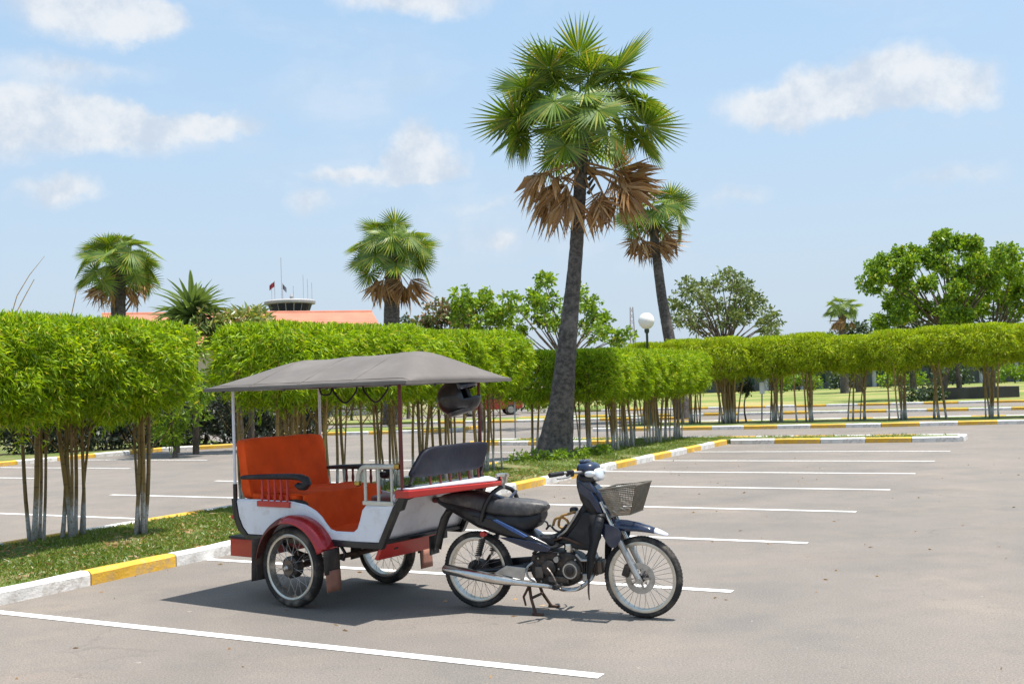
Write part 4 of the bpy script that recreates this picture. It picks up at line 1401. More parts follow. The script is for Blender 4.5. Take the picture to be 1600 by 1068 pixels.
def spoke_wheel(parent, name, c, R, tr, tw, rim_mat, hub_r, hub_w, nsp=36, disc=None, drum=None):
    """wheel in the x-z plane with its axle along y"""
    t_in = R - 2 * tr
    wh = MB()
    wh.lathe([(t_in + .002, -tw * .5), (t_in - .012, -tw * .42), (t_in - .016, 0), (t_in - .012, tw * .42), (t_in + .002, tw * .5),
              (t_in + .012, tw * .46), (t_in + .004, 0), (t_in + .012, -tw * .46)], c, 'y', 56, True)
    o = wh.build(name, rim_mat, parent, True)          # the rim carries the name of the wheel
    ty = MB()
    ty.lathe(torus_prof(R - tr, tr, tw * .56, 16), c, 'y', 64, True)
    ty.build('tyre', M['tyre'], o, True)
    # tread blocks
    td = MB()
    for k in range(72):
        a = 2 * math.pi * k / 72
        for s in (-1, 1):
            aa = a + (.02 if s > 0 else -.02)
            m = Matrix.Rotation(-aa, 3, 'Y') @ Matrix.Rotation(s * .5, 3, 'X')
            p = Vector(c) + Vector((math.cos(aa) * (R - tr + tr * .915), s * tw * .225, math.sin(aa) * (R - tr + tr * .915)))
            td.box(p, (.0016, tw * .13, .012), Matrix.Rotation(-aa, 3, 'Y'))
    q = td.build('tread', M['tyre'], o)
    q['kind'] = 'stuff'
    hb = MB()
    hb.lathe([(0, -hub_w * .6), (.012, -hub_w * .6), (.014, -hub_w * .5), (hub_r, -hub_w * .5), (hub_r, -hub_w * .4), (hub_r * .6, -hub_w * .3), (hub_r * .6, hub_w * .3),
              (hub_r, hub_w * .4), (hub_r, hub_w * .5), (.014, hub_w * .5), (.012, hub_w * .6), (0, hub_w * .6)], c, 'y', 24)
    hb.build('hub', M['engine'], o, True)
    sp = MB()
    for k in range(nsp):
        s = 1 if k % 2 else -1
        a0 = 2 * math.pi * (k + (2.2 if (k // 2) % 2 else -2.2)) / nsp
        a1 = 2 * math.pi * k / nsp
        cc = Vector(c)
        sp.tube([cc + Vector((math.cos(a0) * hub_r * .95, s * hub_w * .45, math.sin(a0) * hub_r * .95)),
                 cc + Vector((math.cos(a1) * (t_in - .012), s * .006, math.sin(a1) * (t_in - .012)))], .0017, 4, False)
    q = sp.build('spokes', M['steel'], o)
    q['kind'] = 'stuff'
    if disc:
        y, r = disc
        dm = MB()
        dm.lathe([(r * .62, y - .002), (r, y - .002), (r, y + .002), (r * .62, y + .002)], c, 'y', 40, True)
        for k in range(5):
            a = k * 2 * math.pi / 5
            dm.box(Vector(c) + Vector((math.cos(a) * r * .46, y, math.sin(a) * r * .46)), (r * .5, .004, .014), Matrix.Rotation(-a, 3, 'Y'))
        dm.build('brake_disc', M['steel'], o)
    if drum:
        r, wd = drum
        MB().lathe([(0, -wd), (r * .8, -wd), (r, -wd * .7), (r, wd * .7), (r * .8, wd), (0, wd)], c, 'y', 28).build('brake_drum', M['engine_dark'], o, True)
    return o


# ------------------------------------------------------------------ passenger trailer
TR = thing('passenger_trailer', 'red and white two wheeled passenger trailer with grey canopy and orange seat', 'trailer', (-1.45231608, 8.74067741, 0), rad(-34.4))


def tr(mb, name, mat, parent=None, **kw):
    return mb.build(name, M[mat], parent or TR, **kw)


def catmull(pts, n=6):
    pts = [Vector(p) for p in pts]
    out = []
    for i in range(len(pts) - 1):
        p0, p1, p2, p3 = pts[max(i - 1, 0)], pts[i], pts[i + 1], pts[min(i + 2, len(pts) - 1)]
        for k in range(n):
            t = k / n
            out.append(.5 * ((2 * p1) + (p2 - p0) * t + (2 * p0 - 5 * p1 + 4 * p2 - p3) * t * t + (3 * p1 - p0 - 3 * p2 + p3) * t ** 3))
    out.append(pts[-1])
    return out


def cat2(pts, n=5):
    return [(p.x, p.y) for p in catmull([(a, b, 0) for a, b in pts], n)]


# chassis, axle, springs
ch = MB()
for s in (-1, 1):
    ch.box((.15, s * .30, .485), (1.4, .045, .05))
for x in (-.5, -.1, .35, .80):
    ch.box((x, 0, .487), (.04, .58, .04))
tr(ch, 'chassis', 'black_paint', bevel=.004)
tr(MB().tube([(0, -.56, .31), (0, .56, .31)], .022, 10), 'axle', 'rust')
for s in (-1, 1):
    for k in range(4):
        L = .34 - .06 * k
        tr(MB().loft([[(x, s * .36 + q, .37 - .012 * k + .10 * (x / .34) ** 2 + h) for q, h in ((-.025, 0), (.025, 0), (.025, .008), (-.025, .008))] for x in [L * (-1 + 2 * i / 8) for i in range(9)]]), 'spring_leaf', 'rust')
    tr(MB().box((0, s * .36, .345), (.07, .07, .07)), 'spring_clamp', 'engine_dark', bevel=.006)
    tr(MB().tube([(.34, s * .36, .46), (.38, s * .36, .41), (.36, s * .36, .36), (.31, s * .36, .37), (.30, s * .36, .43)], .013, 8), 'spring_shackle', 'black_paint', smooth=True)

# wheels
for s in (-1, 1):
    wq = spoke_wheel(TR, 'wheel', (0, s * .545, .312), .312, .034, .080, M['rim_pale'], .06, .11, 36, drum=(.085, .045))
    MB().lathe([(0, 0), (.022, 0), (.022, .02), (.012, .035), (0, .035)] if s > 0 else [(0, 0), (.022, 0), (.022, -.02), (.012, -.035), (0, -.035)], (0, s * .60, .312), 'y', 12).build('axle_nut', M['steel'], wq)

# fenders and flaps
for s in (-1, 1):
    def arch(a0, a1, r, nk):
        rows = []
        for k in range(nk):
            a = rad(a0 + (a1 - a0) * k / (nk - 1))
            row = []
            for j in range(7):
                f = j / 6
                y = .455 + .20 * f
                edge = (.0 if j < 5 else (.010 if j == 5 else .040))
                rr = r - edge + .012 * math.sin(f * math.pi)
                row.append((.05 + math.cos(a) * rr, s * y, .315 + math.sin(a) * rr))
            rows.append(row)
        return MB().grid(rows)
    f = tr(arch(22, 104, .385, 13), 'fender', 'red_fender', smooth=True, solid=.006)
    arch(103.5, 172, .3845, 11).build('rear_guard', M['mud_shade_red'], f, True, solid=.006)  # rear half of the fender: shade and dirt both in its colour
    MB().loft([[(x, s * (.478 + q), z) for q, z in ((0, .30), (.14, .30), (.14, .20), (0, .21))] for x in (-.335, -.325)]).build('flap_fixing', M['rubber_flap'], f)
    rows = [[(-.335 - .02 * math.sin(v * 3) + .01 * math.cos(q * 14), s * (.465 + q), .52 - v) for q in (0, .06, .12, .18)] for v in (0, .07, .14, .21, .28, .33)]
    MB().grid(rows).build('mud_flap', M['rubber_flap'], f, True, solid=.010)
    rows = [[(.425 + .03 * v - .01 * math.cos(q * 14), s * (.465 + q), .47 - v) for q in (0, .06, .12, .18)] for v in (0, .06, .12, .18)]
    MB().grid(rows).build('mud_flap', M['rubber_flap'], f, True, solid=.010)
    rows = [[(.432 + .05 * v, s * (.475 + q), .315 - v) for q in (0, .05, .10, .15)] for v in (0, .05, .10, .155)]
    MB().grid(rows).build('lower_flap', M['tan_flap'], f, True, solid=.010)
    MB().tube([(.05, s * .50, .69), (.06, s * .44, .60), (.05, s * .42, .50)], .012, 8).build('fender_stay', M['black_paint'], f)

# side panels with the scooped entry
outline = [(-.68, .795), (-.45, .80), (-.04, .795), (.10, .775), (.20, .735), (.265, .69), (.31, .64), (.355, .60), (.42, .585), (.60, .588), (.645, .62), (.675, .69), (.70, .76), (.735, .795), (1.02, .812), (.865, .535), (.60, .530), (.30, .535), (-.55, .53), (-.61, .585), (-.655, .67)]
for s in (-1, 1):
    y0, y1 = s * .472, s * .502
    sp_ = tr(MB().prism(outline, y0, y1), 'side_panel', 'white_paint', bevel=.006)
    MB().prism([(-.57, .485), (.88, .485), (.90, .531), (-.585, .526)], s * .462, s * .508).build('bottom_rail', M['black_paint'], sp_, bevel=.005)
    MB().prism([(-.735, .81), (-.72, .66), (-.665, .555), (-.56, .49), (-.53, .50), (-.615, .585), (-.66, .67), (-.69, .81)], s * .468, s * .509).build('rear_edge_trim', M['black_paint'], sp_, bevel=.004)
    MB().prism([(1.075, .885), (1.005, .80), (.83, .49), (.885, .49), (1.04, .765), (1.085, .78), (1.135, .885)], s * .466, s * .511).build('front_edge_trim', M['black_paint'], sp_, bevel=.004)
    # rolled black rim along the top
    tp = [(p[0], s * .487, p[1] + .004) for p in outline[:15]]
    MB().tube(tp, .009, 8).build('top_beading', M['white_paint'], sp_, True)
tr(MB().prism([(-.47, .535), (.47, .535), (.47, .80), (-.47, .80)], -.70, -.675, 'yz'), 'rear_panel', 'white_paint', bevel=.004)
tr(MB().box((.17, 0, .528), (1.42, .94, .025)), 'floor_panel', 'black_paint', bevel=.003)
tr(MB().prism([(-.67, .80), (-.05, .80), (-.02, .545), (-.60, .545)], -.465, .465), 'seat_box', 'black_plastic', bevel=.01)

# rear step box
tr(MB().box((-.70, 0, .40), (.31, .86, .145)), 'rear_step', 'red_paint', bevel=.006)
tr(MB().box((-.70, 0, .483), (.32, .88, .02)), 'step_tread', 'black_plastic', bevel=.004)
tr(MB().tube([(-.735, -.50, .66), (-.735, .50, .66)], .018, 10), 'rear_cross_bar', 'red_paint', smooth=True)


def cloth_grid(fn, nu, nv, amp, seed, thick):
    rows = []
    for i in range(nu + 1):
        row = []
        for j in range(nv + 1):
            p = Vector(fn(i / nu, j / nv))
            q = p * 5.5 + Vector((seed, seed * 2, 0))
            wv = noise.noise(q) * amp + noise.noise(q * 2.6) * amp * .5
            row.append((p.x + wv, p.y + noise.noise(q + Vector((9, 3, 1))) * amp * .5, p.z + noise.noise(q + Vector((2, 7, 5))) * amp))
        rows.append(row)
    return MB().grid(rows)


# rear seat: padded back, cushion and the orange cover thrown over both
def pillow(x0, x1, y0, y1, z0, z1, shear=0.0, n=8, amp=.010, seed=0, pw=6):
    """rounded box cushion"""
    mb = MB()
    import bmesh
    bm = bmesh.new()
    bmesh.ops.create_cube(bm, size=2)
    bmesh.ops.subdivide_edges(bm, edges=bm.edges[:], cuts=n, use_grid_fill=True)
    for v in bm.verts:
        c = v.co
        s = (abs(c.x) ** pw + abs(c.y) ** pw + abs(c.z) ** pw) ** (1 / pw)
        c /= s
        p = Vector((c.x * .5 + .5, c.y * .5 + .5, c.z * .5 + .5))
        q = Vector((x0 + (x1 - x0) * p.x, y0 + (y1 - y0) * p.y, z0 + (z1 - z0) * p.z))
        q.x += shear * p.z
        q += c.normalized() * (noise.noise(q * 6 + Vector((seed, 0, 0))) * amp + noise.noise(q * 15 + Vector((seed, 4, 0))) * amp * .5)
        v.co = q
    idx = {v: i for i, v in enumerate(bm.verts)}
    mb.add([v.co.copy() for v in bm.verts], [[idx[v] for v in f.verts] for f in bm.faces])
    bm.free()
    return mb


sb = tr(pillow(-.655, -.545, -.455, .455, .80, 1.29, -.085, 12, .010, 1, 16), 'seat_back', 'orange_cloth', smooth=True)
tr(pillow(-.60, .0, -.46, .46, .785, .86, 0, 10, .010, 2, 9), 'seat_cushion', 'orange_cloth', smooth=True)


def drape_fn(u, v):
    y = -.455 + .91 * v
    if u < .35:
        f = u / .35
        return (-.30 + .32 * f, y, .872 - .012 * f)
    if u < .78:
        f = (u - .35) / .43
        return (.035 + .035 * f + .014 * math.sin(v * 21) * f + .01 * math.sin(v * 9 + 1), y * (1 - .02 * f), .855 - .285 * f)
    f = (u - .78) / .22
    return (.075 + .50 * f + .014 * math.sin(v * 21), y * .98, .57 - .018 * min(1, f * 4) + .006 * math.sin(v * 17 + f * 9))


tr(cloth_grid(drape_fn, 40, 34, .010, 3, .005), 'hanging_cover', 'orange_cloth', smooth=True, solid=.006)
tr(MB().prism(cat2([(-.20, .80), (-.05, .82), (.06, .81), (.10, .785)], 4) + [(.08, .775), (-.2, .785)], -.468, -.455), 'seat_base_trim', 'black_plastic')


# armrests with turned spindles
def armrest(s):
    y = s * .487
    c = [(-.60, .985, .018), (-.45, .992, .021), (-.25, .998, .023), (-.05, 1.002, .024), (.05, .998, .026), (.105, .98, .030), (.118, .952, .032), (.09, .928, .032), (.05, .925, .028), (.02, .94, .020)]
    rings = []
    for i, (x, z, r) in enumerate(c):
        a = c[max(i - 1, 0)]
        b = c[min(i + 1, len(c) - 1)]
        d = Vector((b[0] - a[0], 0, b[1] - a[1])).normalized()
        nrm = Vector((-d.z, 0, d.x))
        rings.append([Vector((x, y, z)) + Vector((0, 1, 0)) * (.042 * math.cos(t)) + nrm * (r * math.sin(t)) for t in [2 * math.pi * q / 10 for q in range(10)]])
    ar = tr(MB().loft(rings), 'armrest', 'black_plastic', smooth=True)
    for x in (-.385, -.31, -.24, -.17, -.10):
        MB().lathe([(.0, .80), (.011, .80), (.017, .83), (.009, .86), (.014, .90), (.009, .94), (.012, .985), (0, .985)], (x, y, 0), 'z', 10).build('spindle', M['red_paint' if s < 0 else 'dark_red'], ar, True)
    MB().box((-.24, y, .782), (.37, .062, .045)).build('armrest_base', M['red_paint'], ar, bevel=.006)


armrest(-1)
armrest(1)


# chrome hand rails beside the front bench
def hand_rail(s):
    y = s * .487
    pth = catmull([(.655, y, .975), (.66, y, 1.02), (.685, y, 1.065), (.73, y, 1.088), (.80, y, 1.09), (.93, y, 1.092), (1.03, y, 1.095)], 5)
    hr = tr(MB().tube(pth, .019, 10), 'hand_rail', 'cream_steel', smooth=True)
    for x in (.725, .855, .985):
        MB().tube([(x, y, .82), (x, y, 1.085)], .012, 8).build('rail_post', M['cream_steel'], hr, True)
    MB().box((.855, y, .822), (.30, .035, .03)).build('rail_foot', M['cream_steel'], hr, bevel=.005)
    for c in ((.652, y, .965), (1.045, y, 1.095)):
        MB().lathe([(0, -.028), (.018, -.024), (.027, 0), (.018, .024), (0, .028)], c, 'x', 12).build('brass_cap', M['brass'], hr, True)


hand_rail(-1)
hand_rail(1)

# front bench inside the body
tr(pillow(.69, .955, -.44, .44, .80, .87, 0, 6, .006, 6, 8), 'front_bench_cushion', 'dark_red', smooth=True)
tr(MB().box((.77, 0, .67), (.15, .90, .26)), 'front_bench_box', 'black_plastic', bevel=.008)

# slanting front board with a red foot board under it; the red edged deck juts out above
rows = []
for i in range(9):
    f = i / 8
    z = .535 + .355 * f
    x = .845 + .165 * f
    rows.append([(x - .012 * (1 - (2 * j / 12 - 1) ** 2), -.492 + .984 * j / 12, z) for j in range(13)])
fpn = tr(MB().grid(rows), 'front_panel', 'white_paint', smooth=True, solid=.014)
for y in (-.478, .478):
    MB().tube([(.862, y, .54), (1.012, y, .875)], .008, 8).build('panel_edge', M['white_paint'], fpn, True)
tr(MB().prism([(.775, .405), (.805, .395), (.872, .515), (.845, .525)], -.47, .20), 'foot_board', 'red_paint', bevel=.006)
for y in (-.30, .12):
    tr(MB().prism([(.70, .47), (.86, .53), (.80, .41), (.77, .40)], y - .012, y + .012), 'foot_board_bracket', 'black_paint')
for y in (-.34, .34):
    tr(MB().tube([(.99, y, .84), (1.12, y * .9, .885)], .011, 8), 'deck_strut', 'black_paint', smooth=True)

deck_plan = [(1.03, -.515), (1.16, -.515), (1.585, -.055), (1.585, .055), (1.16, .515), (1.03, .515)]
dk = MB()
lo = [(x, y, (.868 if abs(y) > .3 else .918)) for x, y in deck_plan]
hi = [(x, y, (.925 if abs(y) > .3 else .952)) for x, y in deck_plan]
nn = len(lo)
dk.add(lo + hi, [tuple(range(nn)), tuple(range(nn, 2 * nn))] + [(i, (i + 1) % nn, (i + 1) % nn + nn, i + nn) for i in range(nn)])
tr(dk, 'front_deck', 'red_paint', bevel=.008)
tp = MB()
pl = [(1.035, -.495), (1.155, -.495), (1.55, -.06), (1.57, 0), (1.55, .06), (1.155, .495), (1.035, .495)]
lo = [(x, y, (.927 if abs(y) > .3 else .954)) for x, y in pl]
hi = [(x, y, (.940 if abs(y) > .3 else .968)) for x, y in pl]
nn = len(lo)
tp.add(lo + hi, [tuple(range(nn)), tuple(range(nn, 2 * nn))] + [(i, (i + 1) % nn, (i + 1) % nn + nn, i + nn) for i in range(nn)])
tr(tp, 'deck_top', 'white_paint', bevel=.004)
tr(MB().tube([(1.10, 0, .90), (1.45, .02, .925), (1.56, .06, .945)], .022, 10), 'tow_bar', 'black_paint', smooth=True)

# navy back rest over the deck
pad = pillow(1.10, 1.165, -.49, .41, 1.005, 1.225, .045, 10, .003, 7, 7)
pad.v = [(x, y + (.16 if y < -.2 else .055) * (z - 1.005) / .22 * min(1, abs(y) / .35), z) for x, y, z in pad.v]
tr(pad, 'bench_back', 'navy_pad', smooth=True)
for y in (-.24, -.12, 0, .12, .24, .36):
    tr(MB().tube([(1.15, y, .93), (1.14, y, 1.04)], .010, 8), 'bench_spindle', 'dark_red')
for y in (-.43, .43):
    tr(MB().tube([(1.10, y, .935), (1.125, y, .99), (1.15, y, 1.09)], .013, 8), 'bench_bracket', 'black_paint', smooth=True)
    tr(MB().box((1.10, y, .945), (.07, .05, .02)), 'bracket_foot', 'black_paint', bevel=.004)

# canopy posts
for s in (-1, 1):
    tr(MB().tube([(-.70, s * .495, .90), (-.70, s * .495, 1.70)], .0125, 10), 'rear_post', 'white_paint', smooth=True)
    tr(MB().tube([(-.70, s * .495, .64), (-.70, s * .495, .93)], .018, 10), 'post_socket', 'black_paint', smooth=True)
    tr(MB().tube([(1.085, s * .487, .90), (1.085, s * .487, 1.72)], .013, 10), 'front_post', 'dark_red', smooth=True)

# canopy: arched vinyl on a frame
X0, X1, YC, ZE, RISE = -.88, 1.29, .65, 1.712, .225


def soft_min(vals, k=13.0):
    return -math.log(sum(math.exp(-k * v) for v in vals)) / k


def canopy_z(x, y):
    f = (YC - abs(y)) / (YC - .08)
    gx = (x - X0) / .44
    hx = (X1 - x) / .33
    e = max(0.0, soft_min((f, gx, hx, .98)))
    edge = min(f, gx, hx)
    e = min(e, edge * 1.0) if edge < .25 else e
    return ZE + (RISE + .016 * (x - .2)) * e


def roof_rows(dz=0.0, shrink=0.0):
    rows = []
    nx, ny = 44, 26
    for i in range(nx + 1):
        x = X0 + shrink + (X1 - X0 - 2 * shrink) * i / nx
        row = []
        for j in range(ny + 1):
            y = -(YC - shrink) + 2 * (YC - shrink) * j / ny
            sag = -.004 * (math.sin(math.pi * ((x - X0) / .55 % 1)) ** 2) * (1 - (abs(y) / YC) ** 6) + .004 * noise.noise(Vector((x * 4, y * 4, 0)))
            row.append((x, y, canopy_z(x, y) + sag + dz))
        rows.append(row)
    return rows


cv = tr(MB().grid(roof_rows()), 'canopy', 'canopy', smooth=True, solid=.006)
vl = MB()
per = [(X0 + (X1 - X0) * i / 22, -YC) for i in range(23)] + [(X1, -YC + 2 * YC * i / 12) for i in range(1, 13)] + [(X1 - (X1 - X0) * i / 22, YC) for i in range(1, 23)] + [(X0, YC - 2 * YC * i / 12) for i in range(1, 13)]
vl.grid([[(x, y, canopy_z(x, y) + .002) for x, y in per], [(x * 1.0, y * 1.0, canopy_z(x, y) - .022 - .002 * math.sin(i * 1.7)) for i, (x, y) in enumerate(per)]])
vl.build('valance', M['canopy'], cv, solid=.006)
MB().grid(roof_rows(-.028, .045)).build('lining', M['lining'], cv, True, solid=.004)
for x in (-.34, .20, .74):
    MB().tube([(x, y, canopy_z(x, y) + .004) for y in [-YC + .012 + (2 * YC - .024) * k / 40 for k in range(41)]], .0035, 5).build('seam', M['canopy'], cv, True)
for s in (-1, 1):
    MB().tube([(X0 + .01 + (X1 - X0 - .02) * k / 40, s * (YC - .05), canopy_z(X0 + .01 + (X1 - X0 - .02) * k / 40, YC - .05) + .004) for k in range(41)], .0025, 5).build('seam', M['canopy'], cv, True)
fr = MB()
for s in (-1, 1):
    fr.tube([(X0 + .05, s * .60, 1.70), (X1 - .06, s * .60, 1.70)], .014, 8)
for x in (X0 + .05, X1 - .06):
    fr.tube([(x, -.60, 1.70), (x, .60, 1.70)], .014, 8)
tr(fr, 'canopy_frame', 'black_paint', smooth=True)
for x in (-.70, 0.0, .55, 1.085):
    tr(MB().tube([(x, y, min(canopy_z(x, y) - .035, 1.68 + .2 * (1 - (abs(y) / .6) ** 2))) for y in [-.6 + 1.2 * k / 12 for k in range(13)]], .011, 8), 'canopy_bow', 'black_paint', smooth=True)
for (x0, x1, y) in ((-.34, -.06, .3), (.01, .29, .3), (-.50, -.35, .3), (.95, 1.05, .32)):
    dp = .125 if x1 - x0 > .2 else .05
    tr(MB().tube(catmull([(x0, y, 1.69), (x0 + .02, y, 1.64), ((x0 + x1) / 2, y, 1.68 - dp), (x1 - .02, y, 1.64), (x1, y, 1.69)], 5), .0085, 8), 'hanging_loop', 'black_plastic', smooth=True)
tr(MB().tube([(-.52, .30, 1.695), (.30, .30, 1.70), (1.2, .30, 1.70)], .010, 8), 'loop_rail', 'black_paint')

# ------------------------------------------------------------------ helmet under the canopy
c = TR.matrix_basis
hp = Vector((-1.45231608, 8.74067741, 0)) + Matrix.Rotation(rad(-34.4), 3, 'Z') @ Vector((1.08, .22, 1.575))
HL = thing('helmet', 'black full face helmet hanging under the front of the canopy', 'helmet', hp, rad(-20))
HL.rotation_euler = (0, rad(-16), rad(-14))


def helmet():
    rows = []
    nu, nv = 28, 16
    mb = MB()
    vs, keep = [], []
    for i in range(nv + 1):
        th = math.pi * (.02 + .80 * i / nv)
        for j in range(nu):
            a = 2 * math.pi * j / nu
            x = .165 * math.sin(th) * math.cos(a)
            y = .125 * math.sin(th) * math.sin(a)
            z = .140 * math.cos(th)
            if x > 0:
                x *= 1.0 + .22 * max(0, -z / .14)
            vs.append((x, y, z))
    fs = []
    for i in range(nv):
        for j in range(nu):
            a = 2 * math.pi * (j + .5) / nu
            a = a if a < math.pi else a - 2 * math.pi
            if 6 <= i <= 10 and abs(a) < 1.15:
                continue
            fs.append((i * nu + j, i * nu + (j + 1) % nu, (i + 1) * nu + (j + 1) % nu, (i + 1) * nu + j))
    mb.add(vs, fs)
    mb.build('shell', M['black_paint'], HL, True, solid=.02)
    rows = []
    for i in range(6):
        th = math.pi * (.30 + .27 * i / 5)
        rows.append([(.176 * math.sin(th) * math.cos(a), .134 * math.sin(th) * math.sin(a), .145 * math.cos(th) + .075) for a in [-1.25 + 2.5 * k / 10 for k in range(11)]])
    m2 = MB().grid(rows)
    m2.build('visor', M['pane_dark'], HL, True, solid=.004)
    MB().lathe([(0, 0), (.118, 0), (.105, -.03), (0, -.03)], (-.01, 0, -.10), 'z', 20).build('neck_padding', M['seat_vinyl'], HL, True)
    MB().tube(catmull([(-.02, .10, -.06), (-.10, .05, .06), (-.07, .02, .13)], 5), .006, 6).build('chin_strap', M['black_plastic'], HL, True)


helmet()

# ------------------------------------------------------------------ motorbike
BK = thing('motorbike', 'dark blue step through motorbike with front basket, hitched to the trailer', 'motorbike', (-0.31240433, 8.04915176, 0), rad(-25.72))


def bk(mb, name, mat, parent=None, **kw):
    return mb.build(name, M[mat], parent or BK, **kw)


def shell(sections, n=12, pw=2.6):
    """loft of rounded sections (x, z_low, z_high, half width, y centre)"""
    rings = []
    for (x, z0, z1, hw) in sections:
        ring = []
        for k in range(n):
            a = 2 * math.pi * k / n
            ca, sa = math.cos(a), math.sin(a)
            ring.append((x, hw * math.copysign(abs(ca) ** (2 / pw), ca), (z0 + z1) / 2 + (z1 - z0) / 2 * math.copysign(abs(sa) ** (2 / pw), sa)))
        rings.append(ring)
    return MB().loft(rings)


spoke_wheel(BK, 'rear_wheel', (0, 0, .285), .285, .028, .066, M['rim_pale'], .055, .13, 36, drum=(.075, .05))
FW = spoke_wheel(BK, 'front_wheel', (1.30, 0, .285), .285, .025, .058, M['rim_pale'], .032, .10, 36, disc=(-.062, .108))
bk(MB().box((1.205, -.062, .335), (.05, .05, .085), Matrix.Rotation(rad(20), 3, 'Y')), 'brake_caliper', 'engine_dark', bevel=.008)

# fork
for s in (-1, 1):
    fk = bk(MB().tube([(1.302, s * .078, .262), (1.275, s * .078, .315), (1.165, s * .078, .535)], [.020, .023, .023], 12), 'fork_leg', 'steel', smooth=True)
    MB().tube([(1.165, s * .078, .53), (1.03, s * .072, .81)], .016, 10).build('fork_tube', M['chrome'], fk, True)
    MB().lathe([(0, -.02), (.018, -.02), (.018, .02), (0, .02)], (1.302, s * .085, .270), 'y', 12).build('axle_clamp', M['steel'], fk)
bk(MB().tube([(1.302, -.12, .285), (1.302, .12, .285)], .009, 8), 'front_axle', 'steel')

# front mudguard
rows = []
path = [(.985, .655, .050, .06), (1.04, .672, .056, .07), (1.12, .680, .058, .075), (1.20, .676, .058, .07), (1.28, .662, .055, .055), (1.36, .640, .048, .04), (1.41, .622, .040, .03)]
for (x, z, hw, dp) in path:
    rows.append([(x, hw * math.cos(a), z - dp + dp * math.sin(a) if abs(math.cos(a)) < .999 else z - dp) for a in [math.pi * k / 10 for k in range(11)]])
fm = bk(MB().grid(rows), 'front_mudguard', 'blue_paint', smooth=True, solid=.005)
rows = []
for (x, z, hw, dp) in [(1.405, .6235, .0405, .03), (1.44, .610, .034, .026), (1.475, .594, .022, .018), (1.495, .584, .006, .010)]:
    rows.append([(x, hw * math.cos(a), z - dp + dp * math.sin(a) + .002) for a in [math.pi * k / 10 for k in range(11)]])
MB().grid(rows).build('white_tip', M['white_paint'], fm, True, solid=.006)
for s in (-1, 1):
    MB().prism(cat2([(.99, .665), (1.09, .655), (1.165, .63), (1.185, .585), (1.165, .525), (1.13, .495), (1.09, .505), (1.05, .57), (.99, .665)], 3)[:-1], s * .090, s * .102).build('fork_cover', M['blue_paint'], fm, bevel=.004)

# steering column, front cover, leg shields
bk(shell([(.845, .88, 1.0, .055), (.87, .80, 1.0, .075), (.92, .72, .985, .085), (.97, .68, .93, .08), (1.02, .66, .84, .07), (1.05, .66, .75, .045)], 14), 'steering_cover', 'black_plastic', smooth=True)
bk(MB().loft([[(x, y, z) for x, y, z in ring] for ring in (
    [(.86, -.088, .955), (.95, -.088, .945), (1.0, -.080, .87), (.885, -.092, .885)],
    [(.86, -.075, .965), (.96, -.075, .955), (1.01, -.070, .88), (.885, -.085, .885)])]), 'column_panel', 'blue_paint', bevel=.004)
fcv = [(.93, .955), (1.0, .90), (1.06, .80), (1.10, .70), (1.07, .665), (1.02, .74), (.96, .85), (.89, .93)]
bk(MB().prism(fcv, -.062, .062), 'front_cover', 'blue_paint', bevel=.012, seg=3)
bk(MB().prism([(.875, .955), (.97, .885), (1.03, .79), (1.05, .73), (1.01, .735), (.955, .82), (.87, .88)], -.096, -.064), 'column_side_panel', 'blue_paint', bevel=.006)
for s in (-1, 1):
    rows = []
    L = [(1.075, .735), (1.060, .64), (1.045, .56), (1.015, .46), (.99, .36), (.965, .285)]
    Rr = [(.955, .72), (.965, .63), (.97, .54), (.955, .45), (.950, .36), (.948, .285)]
    for (a, b) in zip(L, Rr):
        f = (.735 - a[1]) / .45
        y = .105 + .07 * math.sin(min(1, f * 1.4) * math.pi / 2)
        rows.append([(a[0], s * (y - .012), a[1]), ((a[0] + b[0]) / 2 + .006, s * (y + .012), (a[1] + b[1]) / 2), (b[0], s * (y - .002), b[1])])
    bk(MB().grid(rows), 'leg_shield', 'black_plastic', smooth=True, solid=.006)
    bk(MB().tube([(.962, s * .175, .30), (.956, s * .178, .20), (.960, s * .178, .14)], [.008, .007, .004], 6), 'shield_flap', 'rubber_flap')

# handlebar, head
hb = bk(MB().tube(catmull([(.775, -.335, 1.02), (.83, -.22, 1.025), (.90, -.10, 1.02), (.91, 0, 1.015), (.90, .10, 1.02), (.83, .22, 1.025), (.775, .335, 1.02)], 4), .011, 10), 'handlebar', 'steel', smooth=True)
for s in (-1, 1):
    MB().tube([(.765, s * .345, 1.02), (.82, s * .235, 1.025)], .017, 10).build('grip', M['black_plastic'], hb, True)
    MB().tube(catmull([(.86, s * .20, 1.01), (.87, s * .26, 1.0), (.82, s * .34, .995)], 4), .006, 8).build('lever', M['steel'], hb, True)
    MB().box((.855, s * .19, 1.02), (.05, .05, .045)).build('switch_block', M['black_plastic'], hb, bevel=.008)
hc = bk(pillow(.845, .995, -.095, .095, .985, 1.085, 0, 6, .002, 3, 3.0), 'headlight_cowl', 'blue_paint', smooth=True)
hl = bk(pillow(.955, 1.035, -.070, .070, .95, 1.045, -.02, 6, .001, 4, 3.2), 'headlight', 'lens', smooth=True)
bk(pillow(.85, 1.0, -.088, .088, .94, 1.0, 0, 5, .002, 5, 2.8), 'headlight_housing', 'black_plastic', smooth=True)
for s in (-1, 1):
    bk(pillow(.93, 1.01, s * .10 - .022, s * .10 + .022, .985, 1.03, 0, 4, .0, 5, 2.6), 'turn_signal', 'lens', smooth=True)
bk(pillow(.86, .93, -.06, .06, 1.075, 1.105, 0, 4, .0, 6, 3), 'instrument_panel', 'pane_dark', smooth=True)

